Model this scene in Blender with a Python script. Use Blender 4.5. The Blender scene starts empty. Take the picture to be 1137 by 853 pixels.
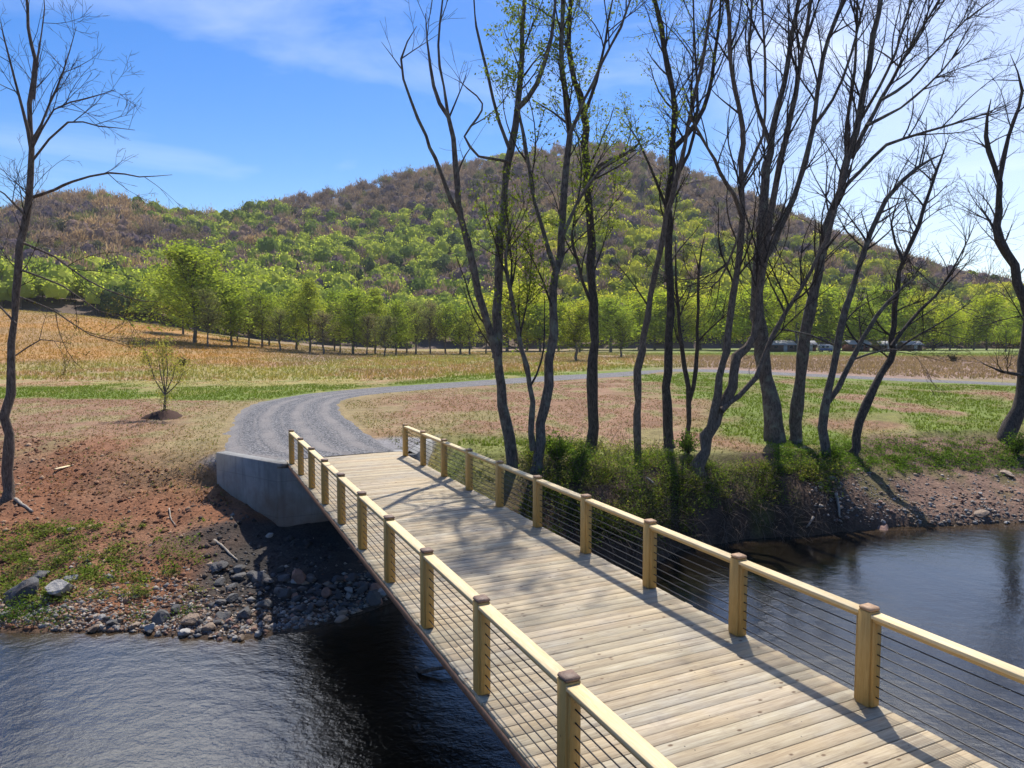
import bpy, math, random
import numpy as np
from mathutils import Vector

C = bpy.context.scene.collection
sc = bpy.context.scene
R = math.radians
rg = np.random.default_rng(11)

# ------------------------------------------------------------------ camera model (photo 1137 x 853)
F, CX, CY, PITCH, CAMZ = 780.0, 568.5, 426.5, math.atan(50.5 / 780.0), 4.15
WZ = -3.3                                    # water level; the bridge deck is z = 0
cp_, sp_ = math.cos(PITCH), math.sin(PITCH)

def ray(px, py):
    a, b = (px - CX) / F, -(py - CY) / F
    return np.array([a, cp_ + b * sp_, -sp_ + b * cp_])

def at_z(px, py, z):
    d = ray(px, py); k = (z - CAMZ) / d[2]
    return np.array([d[0] * k, d[1] * k, z])

def at_y(px, py, Y):
    d = ray(px, py); k = Y / d[1]
    return np.array([d[0] * k, Y, CAMZ + d[2] * k])

# ------------------------------------------------------------------ numpy noise
def _hash(ix, iy, iz, s):
    n = (ix.astype(np.int64) * 374761393 + iy.astype(np.int64) * 668265263 + iz.astype(np.int64) * 2147483647 + s * 144665) & 0xFFFFFFFF
    n = ((n ^ (n >> 13)) * 1274126177) & 0xFFFFFFFF
    n = ((n ^ (n >> 16)) * 2246822519) & 0xFFFFFFFF
    return ((n ^ (n >> 15)) & 0xFFFFFF) / float(0xFFFFFF)

def vnoise(x, y, s=0):
    x = np.asarray(x, float); y = np.asarray(y, float)
    ix, iy = np.floor(x), np.floor(y); fx, fy = x - ix, y - iy
    fx, fy = fx * fx * (3 - 2 * fx), fy * fy * (3 - 2 * fy); z = np.zeros_like(ix)
    a, b = _hash(ix, iy, z, s), _hash(ix + 1, iy, z, s)
    c, d = _hash(ix, iy + 1, z, s), _hash(ix + 1, iy + 1, z, s)
    return (a * (1 - fx) + b * fx) * (1 - fy) + (c * (1 - fx) + d * fx) * fy

def fbm(x, y, s=0, o=4):
    v, a, t = 0, .5, 0
    for k in range(o):
        v = v + a * vnoise(np.asarray(x) * 2 ** k + 17 * k, np.asarray(y) * 2 ** k - 9 * k, s + k); t += a; a *= .5
    return v / t

def sst(a, b, v):
    t = np.clip((v - a) / (b - a), 0, 1); return t * t * (3 - 2 * t)

# ------------------------------------------------------------------ bridge frame
TH = R(24.76)
st, ct = math.sin(TH), math.cos(TH)
def bp(p, t, z=0.0):                          # p across (to the right), t along the bridge
    return np.array([p * ct - t * st, p * st + t * ct, z])
def to_pt(x, y):
    return x * ct + y * st, -x * st + y * ct
PL, PR = 3.04, 6.92
T_END = 25.2

# ------------------------------------------------------------------ terrain
SX = [-200, -60, -12.7, -9.5, -6.8, -5.2, -4.2, -3.0, -1, 1.5, 3.9, 6.0, 8.7, 12.5, 15.1, 20.4, 35, 60, 200]
SY = [40, 22, 17.5, 17.4, 17.0, 17.6, 18.6, 20.0, 20.6, 21.0, 22, 24.4, 25.7, 26.7, 27.2, 27.8, 30, 34, 60]
WX = [-200, -12.7, -10.7, -9, -7.75, -5, -3.5, -1.5, 2, 9, 13, 17, 30, 200]
WW = [14, 13, 12, 13.5, 18, 18, 12, 5, 3.6, 3.0, 3.2, 6.5, 8, 10]
UX = [-3, -1.2, -.72, -.626, -.55, -.473, -.41, -.344, -.25, -.15, 0, 3]
UZ = [20, 16, 13, 11.6, 9.6, 7.3, 5.0, 3.0, 1.2, .3, 0, 0]
def field_top(x, y):
    x = np.asarray(x, float); y = np.asarray(y, float)
    base = -.45 * sst(-9, -16, x) * sst(44, 30, y) - .65 * sst(0, 5, x) * sst(48, 30, y)
    u = x / np.maximum(y, 1)
    ramp = np.interp(u, UX, UZ) * sst(70, 215, y) ** 1.2
    ramp = ramp * (1 + .5 * np.clip((y - 215) / 200, 0, 1))
    und = .5 * (fbm(x / 37, y / 37, 5, 3) - .5) * sst(40, 90, y)
    return base + ramp + und
def shore(x):
    return np.interp(x, SX, SY)
def height(x, y, rough=True):
    x = np.asarray(x, float); y = np.asarray(y, float)
    top = field_top(x, y)
    wob = (fbm(x / 2.2, y / 7, 3, 3) - .5) * 1.0
    d = y - shore(x) + wob * .7
    W = np.interp(x, WX, WW)
    ex = np.interp(x, [-6, -1, 3, 12, 18, 30], [1.0, .7, .42, .42, .8, .9])
    t = np.clip(d / W, 0, 1)
    prof = np.where(t > 0, np.maximum(t, 1e-6) ** ex, 0)
    prof = prof * (1 - .12 * sst(.75, 1, t)) + .12 * sst(.75, 1, t)
    h = WZ + .02 + (top - WZ) * prof
    h = np.where(d < 0, WZ - .02 + d * .3, h)
    # far-side backfill behind the abutment
    p, tt = to_pt(x, y)
    w = .12 + np.maximum(0, tt - 27.5) * 1.2
    e = (tt - 24.3) * .60
    m = sst(24.42, 24.62, tt) * sst(-w, w, p - (2.85 - e + .26)) * sst(-w, w, (7.25 + e - .26) - p)
    h = h * (1 - m) + top * m
    # near bank behind the camera
    d2 = -7.5 - y + wob
    t2 = np.clip(d2 / 5, 0, 1)
    h = np.maximum(h, np.where(d2 > 0, WZ + (0 - WZ) * t2 ** .8, -99))
    h = np.where((d < 0) & (d2 < 0), np.maximum(h, -5.2), h)
    if rough:
        land = sst(.05, .8, d) * (1 - m)
        slope = land * sst(16, 10, d)
        h = h + (fbm(x / .9, y / .9, 21, 4) - .5) * .34 * slope * sst(1, 0, (x > -1) * .3) \
              + (fbm(x / 3, y / 3, 31, 3) - .5) * .3 * land * sst(75, 60, y) * .6
        rx = road_dist(x, y)
        flat = sst(1.2, -.2, rx) * np.maximum(m, sst(28, 31, tt))
        h = h * (1 - flat) + (top - .0) * flat
    return h

# ------------------------------------------------------------------ road polygon
RL = [(248, 503), (246, 485), (250, 470), (262, 455), (290, 445), (340, 436.5), (400, 431), (480, 426), (560, 421), (640, 416), (700, 413)]
RR = [(446, 502), (412, 482), (386, 463), (377, 449), (388, 441.5), (425, 436.5), (480, 432), (560, 427), (640, 422), (700, 418.5)]
def resample(P, n):
    P = np.array(P, float); d = np.r_[0, np.cumsum(np.linalg.norm(np.diff(P, axis=0), axis=1))]
    s = np.linspace(0, d[-1], n)
    return np.stack([np.interp(s, d, P[:, k]) for k in range(P.shape[1])], 1)
def smooth(P, it=6):
    P = P.copy()
    for _ in range(it):
        P[1:-1] = (P[:-2] + 2 * P[1:-1] + P[2:]) / 4
    return P
_l = [bp(2.75, 24.75)[:2], bp(1.9, 26.2)[:2]] + [at_z(px, py, 0)[:2] for px, py in RL] + [(22, 95), (27, 92), (33, 84), (40, 72), (47, 64), (60, 57), (90, 50), (160, 45)]
_r = [bp(7.1, 25.15)[:2], bp(7.1, 26)[:2]] + [at_z(px, py, 0)[:2] for px, py in RR] + [(19, 86.5), (24, 86), (29, 80), (37, 68.5), (45, 60.5), (59, 53.5), (89, 46.5), (160, 41.5)]
ROADL = smooth(resample(_l, 700), 30); ROADR = smooth(resample(_r, 700), 30)
ROADC = (ROADL + ROADR) / 2; ROADW = np.linalg.norm(ROADL - ROADR, axis=1) / 2
def road_dist(x, y):
    x = np.asarray(x, float); y = np.asarray(y, float); sh = x.shape; x = x.ravel(); y = y.ravel()
    out = np.full(x.shape, 50.0)
    sel = np.where((y > 18) & (y < 130) & (x > -60) & (x < 170))[0]
    for k in range(0, len(sel), 20000):
        s = sel[k:k + 20000]
        D = np.hypot(x[s][:, None] - ROADC[None, ::4, 0], y[s][:, None] - ROADC[None, ::4, 1]) - ROADW[None, ::4]
        out[s] = D.min(1)
    return out.reshape(sh)

def hit(px, py, y0=8, y1=400):
    d = ray(px, py); ys = np.concatenate([np.arange(y0, 60, .05), np.arange(60, y1, .5)])
    xs = d[0] / d[1] * ys; zs = CAMZ + d[2] / d[1] * ys
    hs = np.maximum(height(xs, ys), WZ - 9)
    k = np.argmax(zs <= hs) if (zs <= hs).any() else len(ys) - 1
    return np.array([xs[k], ys[k], hs[k]])

# ------------------------------------------------------------------ mesh helpers
def mesh_np(name, V, Fc, mat, parent=None, col=None, smooth_=False, uv=None):
    V = np.asarray(V, np.float32); me = bpy.data.meshes.new(name)
    if isinstance(Fc, np.ndarray):
        k = Fc.shape[1]; nf = len(Fc); loops = Fc.ravel(); starts = np.arange(nf) * k
    else:
        ks = np.array([len(f) for f in Fc]); nf = len(Fc); loops = np.concatenate([np.asarray(f) for f in Fc]); starts = np.r_[0, np.cumsum(ks)[:-1]]
    me.vertices.add(len(V)); me.vertices.foreach_set('co', V.ravel())
    me.loops.add(len(loops)); me.loops.foreach_set('vertex_index', loops.astype(np.int32))
    me.polygons.add(nf); me.polygons.foreach_set('loop_start', starts.astype(np.int32))
    if smooth_: me.polygons.foreach_set('use_smooth', np.ones(nf, bool))
    me.update(calc_edges=True)
    if col is not None:
        a = me.color_attributes.new('col', 'FLOAT_COLOR', 'POINT')
        c = np.ones((len(V), 4), np.float32); c[:, :3] = col; a.data.foreach_set('color', c.ravel())
    if uv is not None:
        a = me.attributes.new('uvp', 'FLOAT2', 'POINT'); a.data.foreach_set('vector', np.asarray(uv, np.float32).ravel())
    if mat: me.materials.append(mat)
    o = bpy.data.objects.new(name, me); C.objects.link(o)
    if parent: o.parent = parent
    return o

class MB:
    def __init__(s): s.v = []; s.f = []; s.n = 0; s.c = []
    def add(s, V, Fs, col=None):
        s.v.append(np.asarray(V, float)); s.f += [tuple(int(i) + s.n for i in f) for f in Fs]; s.n += len(V)
        s.c.append(np.tile(np.array(col if col is not None else (1, 1, 1), float), (len(V), 1)))
    def obox(s, c, ax, ay, az, sx, sy, sz, col=None, bev=0.0):
        c = np.array(c, float); ax, ay, az = (np.array(a, float) for a in (ax, ay, az))
        if bev <= 0:
            V = [c + ax * sx / 2 * i + ay * sy / 2 * j + az * sz / 2 * k for k in (-1, 1) for j in (-1, 1) for i in (-1, 1)]
            s.add(V, [(0, 2, 3, 1), (4, 5, 7, 6), (0, 1, 5, 4), (2, 6, 7, 3), (0, 4, 6, 2), (1, 3, 7, 5)], col); return
        # chamfered box
        V = []; idx = {}
        for k in (-1, 1):
            for j in (-1, 1):
                for i in (-1, 1):
                    for q in range(3):
                        hx, hy, hz = sx / 2, sy / 2, sz / 2
                        x = i * (hx - (0 if q == 0 else bev)); y = j * (hy - (0 if q == 1 else bev)); z = k * (hz - (0 if q == 2 else bev))
                        idx[(i, j, k, q)] = len(V); V.append(c + ax * x + ay * y + az * z)
        Fs = []
        def g(i, j, k, q): return idx[(i, j, k, q)]
        for i in (-1, 1):
            f = [g(i, -1, -1, 0), g(i, 1, -1, 0), g(i, 1, 1, 0), g(i, -1, 1, 0)]; Fs.append(f if i > 0 else f[::-1])
        for j in (-1, 1):
            f = [g(-1, j, -1, 1), g(-1, j, 1, 1), g(1, j, 1, 1), g(1, j, -1, 1)]; Fs.append(f if j > 0 else f[::-1])
        for k in (-1, 1):
            f = [g(-1, -1, k, 2), g(1, -1, k, 2), g(1, 1, k, 2), g(-1, 1, k, 2)]; Fs.append(f if k > 0 else f[::-1])
        for a in (-1, 1):
            for b in (-1, 1):
                Fs.append([g(a, b, -1, 0), g(a, b, 1, 0), g(a, b, 1, 1), g(a, b, -1, 1)])
                Fs.append([g(a, -1, b, 0), g(a, 1, b, 0), g(a, 1, b, 2), g(a, -1, b, 2)])
                Fs.append([g(-1, a, b, 1), g(1, a, b, 1), g(1, a, b, 2), g(-1, a, b, 2)])
                for c2 in (-1, 1): Fs.append([g(a, b, c2, 0), g(a, b, c2, 1), g(a, b, c2, 2)])
        s.add(V, Fs, col)
    def tube(s, P, rad, n=6, cap=True, col=None):
        V, Fs = tube_np(P, rad, n)
        Fs = [tuple(f) for f in Fs]
        if cap: Fs += [tuple(range(n))[::-1], tuple(range(len(V) - n, len(V)))]
        s.add(V, Fs, col)
    def build(s, name, mat, parent=None, smooth_=False, recalc=True):
        o = mesh_np(name, np.concatenate(s.v), s.f, mat, parent, np.concatenate(s.c), smooth_)
        if recalc:
            import bmesh
            bm = bmesh.new(); bm.from_mesh(o.data); bmesh.ops.recalc_face_normals(bm, faces=bm.faces); bm.to_mesh(o.data); bm.free()
        return o

def tube_np(P, rad, n=6):
    P = np.asarray(P, float); m = len(P); rad = np.broadcast_to(np.asarray(rad, float), (m,))
    T = np.gradient(P, axis=0); T /= np.linalg.norm(T, axis=1)[:, None] + 1e-9
    ref = np.array([0, 1.0, 0]) if abs(T[0][2]) > .5 else np.array([0, 0, 1.0])
    a0 = np.cross(T[0], ref); a0 /= np.linalg.norm(a0) + 1e-9; A = np.empty_like(T); A[0] = a0
    for i_ in range(1, m):
        a0 = a0 - T[i_] * (a0 @ T[i_]); a0 = a0 / (math.sqrt(a0 @ a0) + 1e-9); A[i_] = a0
    B = np.cross(T, A)
    ang = np.arange(n) * 2 * math.pi / n
    V = P[:, None, :] + rad[:, None, None] * (np.cos(ang)[None, :, None] * A[:, None, :] + np.sin(ang)[None, :, None] * B[:, None, :])
    i = np.arange(m - 1)[:, None] * n; j = np.arange(n)[None, :]; j2 = (j + 1) % n
    Fq = np.stack([i + j, i + j2, i + n + j2, i + n + j], -1).reshape(-1, 4)
    return V.reshape(-1, 3), Fq

def tubes(branches):
    Vs, Fs, n = [], [], 0
    for P, r, k in branches:
        V, Fq = tube_np(P, r, k); Vs.append(V); Fs.append(Fq + n); n += len(V)
    return np.concatenate(Vs), np.concatenate(Fs)

def quads(cen, size, nrm=None, rng=rg, asp=1.0, spread=1.0):
    """Random small leaf quads centred on cen."""
    cen = np.asarray(cen, float); n = len(cen); size = np.broadcast_to(np.asarray(size, float), (n,))
    r = rng.normal(size=(n, 3))
    if nrm is not None: r = r * spread + nrm
    r /= np.linalg.norm(r, axis=1)[:, None] + 1e-9
    q = rng.normal(size=(n, 3)); a = np.cross(r, q); a /= np.linalg.norm(a, axis=1)[:, None] + 1e-9; b = np.cross(r, a)
    a = a * size[:, None] / 2; b = b * size[:, None] / 2 * asp
    V = np.stack([cen - a, cen - b * .9, cen + a, cen + b * .9], 1).reshape(-1, 3)
    return V, np.arange(4 * n).reshape(-1, 4)

def tag(o, label=None, cat=None, group=None, kind=None):
    if label: o['label'] = label
    if cat: o['category'] = cat
    if group: o['group'] = group
    if kind: o['kind'] = kind
    return o
def empty(name, loc=(0, 0, 0)):
    o = bpy.data.objects.new(name, None); o.location = loc; C.objects.link(o); return o
def rel(o, root):                              # mesh built in world coordinates goes under its thing's base
    o.parent = root; o.location = tuple(-Vector(root.location)); return o

# ------------------------------------------------------------------ materials
class NT:
    def __init__(s, name):
        s.m = bpy.data.materials.new(name); s.m.use_nodes = True; s.t = s.m.node_tree; s.t.nodes.clear()
        s.out = s.n('ShaderNodeOutputMaterial'); s.b = s.n('ShaderNodeBsdfPrincipled'); s.l(s.b.outputs[0], s.out.inputs[0])
    def n(s, t, **k):
        x = s.t.nodes.new(t)
        for a, b in k.items(): setattr(x, a, b)
        return x
    def l(s, a, b): s.t.links.new(a, b)
    def coord(s, kind='Object', scale=(1, 1, 1), rot=(0, 0, 0)):
        c = s.n('ShaderNodeTexCoord'); m = s.n('ShaderNodeMapping'); m.inputs['Scale'].default_value = scale; m.inputs['Rotation'].default_value = rot
        s.l(c.outputs[kind], m.inputs[0]); return m.outputs[0]
    def noise(s, vec, scale, detail=4, rough=.6, dist=0):
        x = s.n('ShaderNodeTexNoise'); x.inputs['Scale'].default_value = scale; x.inputs['Detail'].default_value = detail
        x.inputs['Roughness'].default_value = rough; x.inputs['Distortion'].default_value = dist
        if vec is not None: s.l(vec, x.inputs['Vector'])
        return x.outputs[0]
    def voro(s, vec, scale, feat='F1', out='Distance'):
        x = s.n('ShaderNodeTexVoronoi', feature=feat); x.inputs['Scale'].default_value = scale
        if vec is not None: s.l(vec, x.inputs['Vector'])
        return x.outputs[out]
    def ramp(s, v, stops):
        x = s.n('ShaderNodeValToRGB'); e = x.color_ramp.elements
        while len(e) < len(stops): e.new(.5)
        for el, (p, c) in zip(e, stops): el.position = p; el.color = (*c, 1) if len(c) == 3 else c
        s.l(v, x.inputs[0]); return x.outputs[0]
    def mr(s, v, a, b, c, d):
        x = s.n('ShaderNodeMapRange'); x.inputs[1].default_value = a; x.inputs[2].default_value = b; x.inputs[3].default_value = c; x.inputs[4].default_value = d
        s.l(v, x.inputs[0]); return x.outputs[0]
    def mix(s, a, b, fac, mode='MIX'):
        x = s.n('ShaderNodeMix', data_type='RGBA', blend_type=mode)
        for v, i in ((a, 6), (b, 7), (fac, 0)):
            if isinstance(v, (int, float)): x.inputs[i].default_value = v
            elif isinstance(v, tuple): x.inputs[i].default_value = (*v, 1)
            else: s.l(v, x.inputs[i])
        return x.outputs[2]
    def math(s, op, a, b=0.0):
        x = s.n('ShaderNodeMath', operation=op)
        for v, i in ((a, 0), (b, 1)):
            if isinstance(v, (int, float)): x.inputs[i].default_value = v
            else: s.l(v, x.inputs[i])
        return x.outputs[0]
    def bump(s, h, dist, st_=1.0, nrm=None):
        x = s.n('ShaderNodeBump'); x.inputs['Distance'].default_value = dist; x.inputs['Strength'].default_value = st_
        s.l(h, x.inputs['Height'])
        if nrm is not None: s.l(nrm, x.inputs['Normal'])
        return x.outputs[0]
    def attr(s, name, o='Color'):
        x = s.n('ShaderNodeAttribute'); x.attribute_name = name; return x.outputs[o]
    def fin(s, col, rough=.8, nrm=None, spec=.3, metal=0.0):
        for v, k in ((col, 'Base Color'), (rough, 'Roughness'), (spec, 'Specular IOR Level'), (metal, 'Metallic')):
            if isinstance(v, (int, float)): s.b.inputs[k].default_value = v
            elif isinstance(v, tuple): s.b.inputs[k].default_value = (*v, 1)
            else: s.l(v, s.b.inputs[k])
        if nrm is not None: s.l(nrm, s.b.inputs['Normal'])
        return s.m

def mat_ground():
    m = NT('ground_soil_and_grass'); v = m.coord('Object')
    big = m.noise(v, .35, 5, .65); mid = m.noise(v, 2.2, 5, .7); fine = m.noise(v, 14, 4, .7); cl = m.voro(v, 9)
    c = m.attr('col')
    k = m.mr(fine, .3, .7, .62, 1.36); c = m.mix(c, m.mix((0, 0, 0), (1, 1, 1), k), 1.0, 'MULTIPLY')
    x = m.n('ShaderNodeVectorMath', operation='SCALE'); m.l(m.attr('col'), x.inputs[0]); m.l(m.math('MULTIPLY', m.mr(fine, .3, .7, .6, 1.4), m.math('MULTIPLY', m.mr(mid, .3, .7, .72, 1.28), m.mr(big, .3, .7, .85, 1.15))), x.inputs[3])
    hgt = m.math('ADD', m.math('MULTIPLY', mid, .6), m.math('ADD', m.math('MULTIPLY', fine, .3), m.math('MULTIPLY', cl, .25)))
    return m.fin(x.outputs[0], .95, m.bump(hgt, .09, .9), .15)

def mat_col(name, rough=.8, nscale=20, amt=.3, bumpd=.01, spec=.3, voro=0):
    m = NT(name); v = m.coord('Object'); f = m.noise(v, nscale, 5, .7)
    x = m.n('ShaderNodeVectorMath', operation='SCALE'); m.l(m.attr('col'), x.inputs[0]); m.l(m.mr(f, .3, .7, 1 - amt, 1 + amt), x.inputs[3])
    return m.fin(x.outputs[0], rough, m.bump(f, bumpd, .8), spec)

def mat_leaf(name, objcol=False, trans=.45, base=None):
    m = NT(name)
    if base: 
        c = m.mix(base, tuple(b * .55 for b in base), m.noise(m.coord('Object'), .9, 3))
    else:
        c = m.attr('col')
        if objcol:
            oi = m.n('ShaderNodeObjectInfo'); c = m.mix(c, oi.outputs['Color'], 1.0, 'MULTIPLY')
    d = m.n('ShaderNodeBsdfDiffuse'); tr = m.n('ShaderNodeBsdfTranslucent'); mx = m.n('ShaderNodeMixShader')
    m.l(c, d.inputs[0])
    x = m.n('ShaderNodeVectorMath', operation='MULTIPLY'); m.l(c, x.inputs[0]); x.inputs[1].default_value = (1.25, 1.3, .6)
    m.l(x.outputs[0], tr.inputs[0]); mx.inputs[0].default_value = trans
    m.l(d.outputs[0], mx.inputs[1]); m.l(tr.outputs[0], mx.inputs[2]); m.t.nodes.remove(m.b); m.l(mx.outputs[0], m.out.inputs[0])
    return m.m

def mat_bark(name, a, b, lichen=None):
    m = NT(name); v = m.coord('Object', (1, 1, .22)); n1 = m.noise(v, 22, 6, .75, .4); n2 = m.noise(m.coord('Object'), 2.6, 4, .6)
    c = m.ramp(n1, [(.36, a), (.64, b)]); c = m.mix(c, tuple(q * 1.45 for q in b), m.ramp(m.noise(m.coord('Object', (1, 1, .5)), 5.5, 4, .6), [(.55, (0, 0, 0)), (.72, (.6, .6, .6))]))
    if lichen: c = m.mix(c, lichen, m.ramp(n2, [(.5, (0, 0, 0)), (.68, (.75, .75, .75))]))
    return m.fin(c, .92, m.bump(n1, .06, 1.0), .15)

def mat_deck():
    m = NT('weathered_deck_planks'); rz = (0, 0, 0)
    v = m.coord('Object', (1.0, 14, 14)); g = m.noise(v, 1.6, 6, .65, 1.2); v0 = m.coord('Object'); bl = m.noise(v0, .9, 4, .6)
    kn = m.voro(m.coord('Object', (1, 1.6, 1)), 3.3); sp = m.voro(v0, 5.1)
    c = m.ramp(g, [(.25, (.23, .17, .105)), (.5, (.385, .31, .20)), (.78, (.51, .43, .30))])
    gray = m.ramp(g, [(.25, (.25, .22, .185)), (.75, (.47, .43, .37))])
    c = m.mix(c, gray, m.ramp(bl, [(.45, (0, 0, 0)), (.7, (.5, .5, .5))]))
    stn = m.noise(m.coord('Object', (1, 1, 1)), 3.2, 5, .7); c = m.mix(c, (.20, .16, .125), m.ramp(stn, [(.56, (0, 0, 0)), (.74, (.55, .55, .55))]))
    c = m.mix(c, m.attr('col'), 1.0, 'MULTIPLY')
    c = m.mix(c, (.10, .055, .03), m.ramp(kn, [(.06, (.9, .9, .9)), (.13, (0, 0, 0))]))
    c = m.mix(c, (.03, .022, .02), m.ramp(sp, [(.03, (.9, .9, .9)), (.06, (0, 0, 0))]))
    return m.fin(c, .75, m.bump(g, .004, .6), .25)

def mat_wood(name, a, b, stretch):
    m = NT(name); g = m.noise(m.coord('Object', stretch), 2.6, 6, .7, 1.4)
    kn = m.voro(m.coord('Object'), 4.2)
    c = m.ramp(g, [(.28, a), (.72, b)]); c = m.mix(c, m.attr('col'), 1.0, 'MULTIPLY')
    c = m.mix(c, tuple(q * .35 for q in a), m.ramp(kn, [(.03, (.8, .8, .8)), (.07, (0, 0, 0))]))
    return m.fin(c, .6, m.bump(g, .003, .5), .3)

def mat_conc():
    m = NT('cast_concrete'); v = m.coord('Object'); n1 = m.noise(v, .8, 5, .65); n2 = m.noise(v, 30, 4, .7); ve = m.noise(m.coord('Object', (3, 3, .35)), 1.5, 4, .6)
    c = m.ramp(n1, [(.3, (.17, .167, .16)), (.7, (.28, .274, .262))]); c = m.mix(c, (.075, .07, .065), m.ramp(ve, [(.5, (0, 0, 0)), (.75, (.55, .55, .55))]))
    z = m.n('ShaderNodeSeparateXYZ'); m.l(v, z.inputs[0])
    e = m.math('ADD', z.outputs[2], m.mr(n1, .3, .7, -.5, .5))
    c = m.mix(c, (.19, .115, .07), m.mr(e, -2.3, -.9, .75, 0))
    jn = m.mr(m.math('ABSOLUTE', m.math('SUBTRACT', m.math('FRACT', m.math('MULTIPLY', z.outputs[2], .82)), .5)), 0, .012, 0, 1)
    c = m.mix(m.mix(c, (.08, .078, .072), .5), c, jn)
    return m.fin(c, .85, m.bump(m.math('ADD', n2, m.math('MULTIPLY', jn, .8)), .01, .6), .25)

def mat_gravel():
    m = NT('crushed_gravel'); v = m.coord('Object'); uv = m.attr('uvp', 'Vector'); s = m.n('ShaderNodeSeparateXYZ'); m.l(uv, s.inputs[0])
    big = m.noise(v, .5, 4, .6); st1 = m.voro(v, 16); stc = m.voro(v, 16, out='Color'); fi = m.noise(v, 30, 3, .7)
    wob = m.math('ADD', s.outputs[0], m.mr(m.noise(v, .10, 2), .3, .7, -.035, .035))
    w = m.math('SINE', m.math('MULTIPLY', wob, 25.0)); rut = m.mr(w, .0, .9, 0, 1)
    w2 = m.math('SINE', m.math('MULTIPLY', wob, 61.0)); rut2 = m.mr(w2, .5, 1, 0, .5)
    rut = m.math('MAXIMUM', rut, rut2); rut = m.math('MULTIPLY', rut, m.mr(big, .3, .62, .3, 1))
    bw = m.n('ShaderNodeRGBToBW'); m.l(stc, bw.inputs[0])
    c = m.ramp(bw.outputs[0], [(.1, (.045, .045, .05)), (.5, (.12, .117, .122)), (.95, (.27, .265, .265))])
    dust = m.mix((.17, .155, .145), (.235, .21, .195), fi)
    c = m.mix(c, dust, m.math('MULTIPLY', rut, .85))
    h = m.math('MULTIPLY', st1, m.mr(rut, 0, 1, 1, .15))
    return m.fin(c, .9, m.bump(h, .05, .9), .2)

def mat_water():
    m = NT('river_water'); v = m.coord('Object', (1, 1.25, 1), (0, 0, R(20)))
    n1 = m.noise(v, 11, 4, .6, .2); n2 = m.noise(v, 1.8, 3, .55, .2); n3 = m.noise(v, 34, 2, .5)
    area = m.attr('col'); s = m.n('ShaderNodeSeparateColor'); m.l(area, s.inputs[0])
    h = m.math('ADD', m.math('MULTIPLY', n1, .0048), m.math('ADD', m.math('MULTIPLY', n2, .015), m.math('MULTIPLY', n3, .0016)))
    h = m.math('MULTIPLY', h, s.outputs[0])
    c = m.mix((.010, .008, .005), (.06, .04, .024), s.outputs[1])
    m.fin(c, .05, m.bump(h, 1.0, 1.0), .5); m.b.inputs['IOR'].default_value = 1.55
    return m.m

M_G = mat_ground(); M_DECK = mat_deck(); M_CONC = mat_conc(); M_GRAV = mat_gravel(); M_WAT = mat_water()
M_POST = mat_wood('treated_pine_upright', (.40, .235, .065), (.56, .36, .13), (12, 12, 1.0))
M_RAIL = mat_wood('treated_pine_rail', (.58, .42, .20), (.72, .58, .35), (12, 1.0, 12))
M_CAP = mat_wood('weathered_end_grain', (.10, .065, .05), (.26, .17, .12), (8, 8, 8))
M_ROCK = mat_col('riverbank_rock', .85, 9, .35, .03)
M_LEAF = mat_leaf('spring_leaf'); M_LEAFO = mat_leaf('tree_crown_leaf', True, .42)
M_GRASS = mat_leaf('grass_blade', False, .35)
M_BARK = mat_bark('grey_brown_bark', (.055, .046, .039), (.21, .175, .15), (.25, .26, .20))
M_BARKD = mat_bark('dark_bark', (.034, .028, .025), (.14, .115, .098))
M_BARKW = mat_bark('tan_bark', (.07, .052, .040), (.26, .20, .155))
M_TWIG = mat_bark('bare_twig', (.04, .032, .028), (.10, .082, .07))
M_CLOD = mat_col('soil_clod', .95, 30, .3, .01, .15)
def plain(name, c, rough=.5, spec=.4, metal=0.0):
    m = NT(name); f = m.noise(m.coord('Object'), 3, 4); cc = m.mix(c, tuple(x * .75 for x in c), f); return m.fin(cc, rough, None, spec, metal)
M_CABLE = plain('dark_steel_cable', (.018, .016, .015), .42, .5, .2)
M_STEEL = plain('weathering_steel', (.06, .045, .04), .7)

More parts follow.
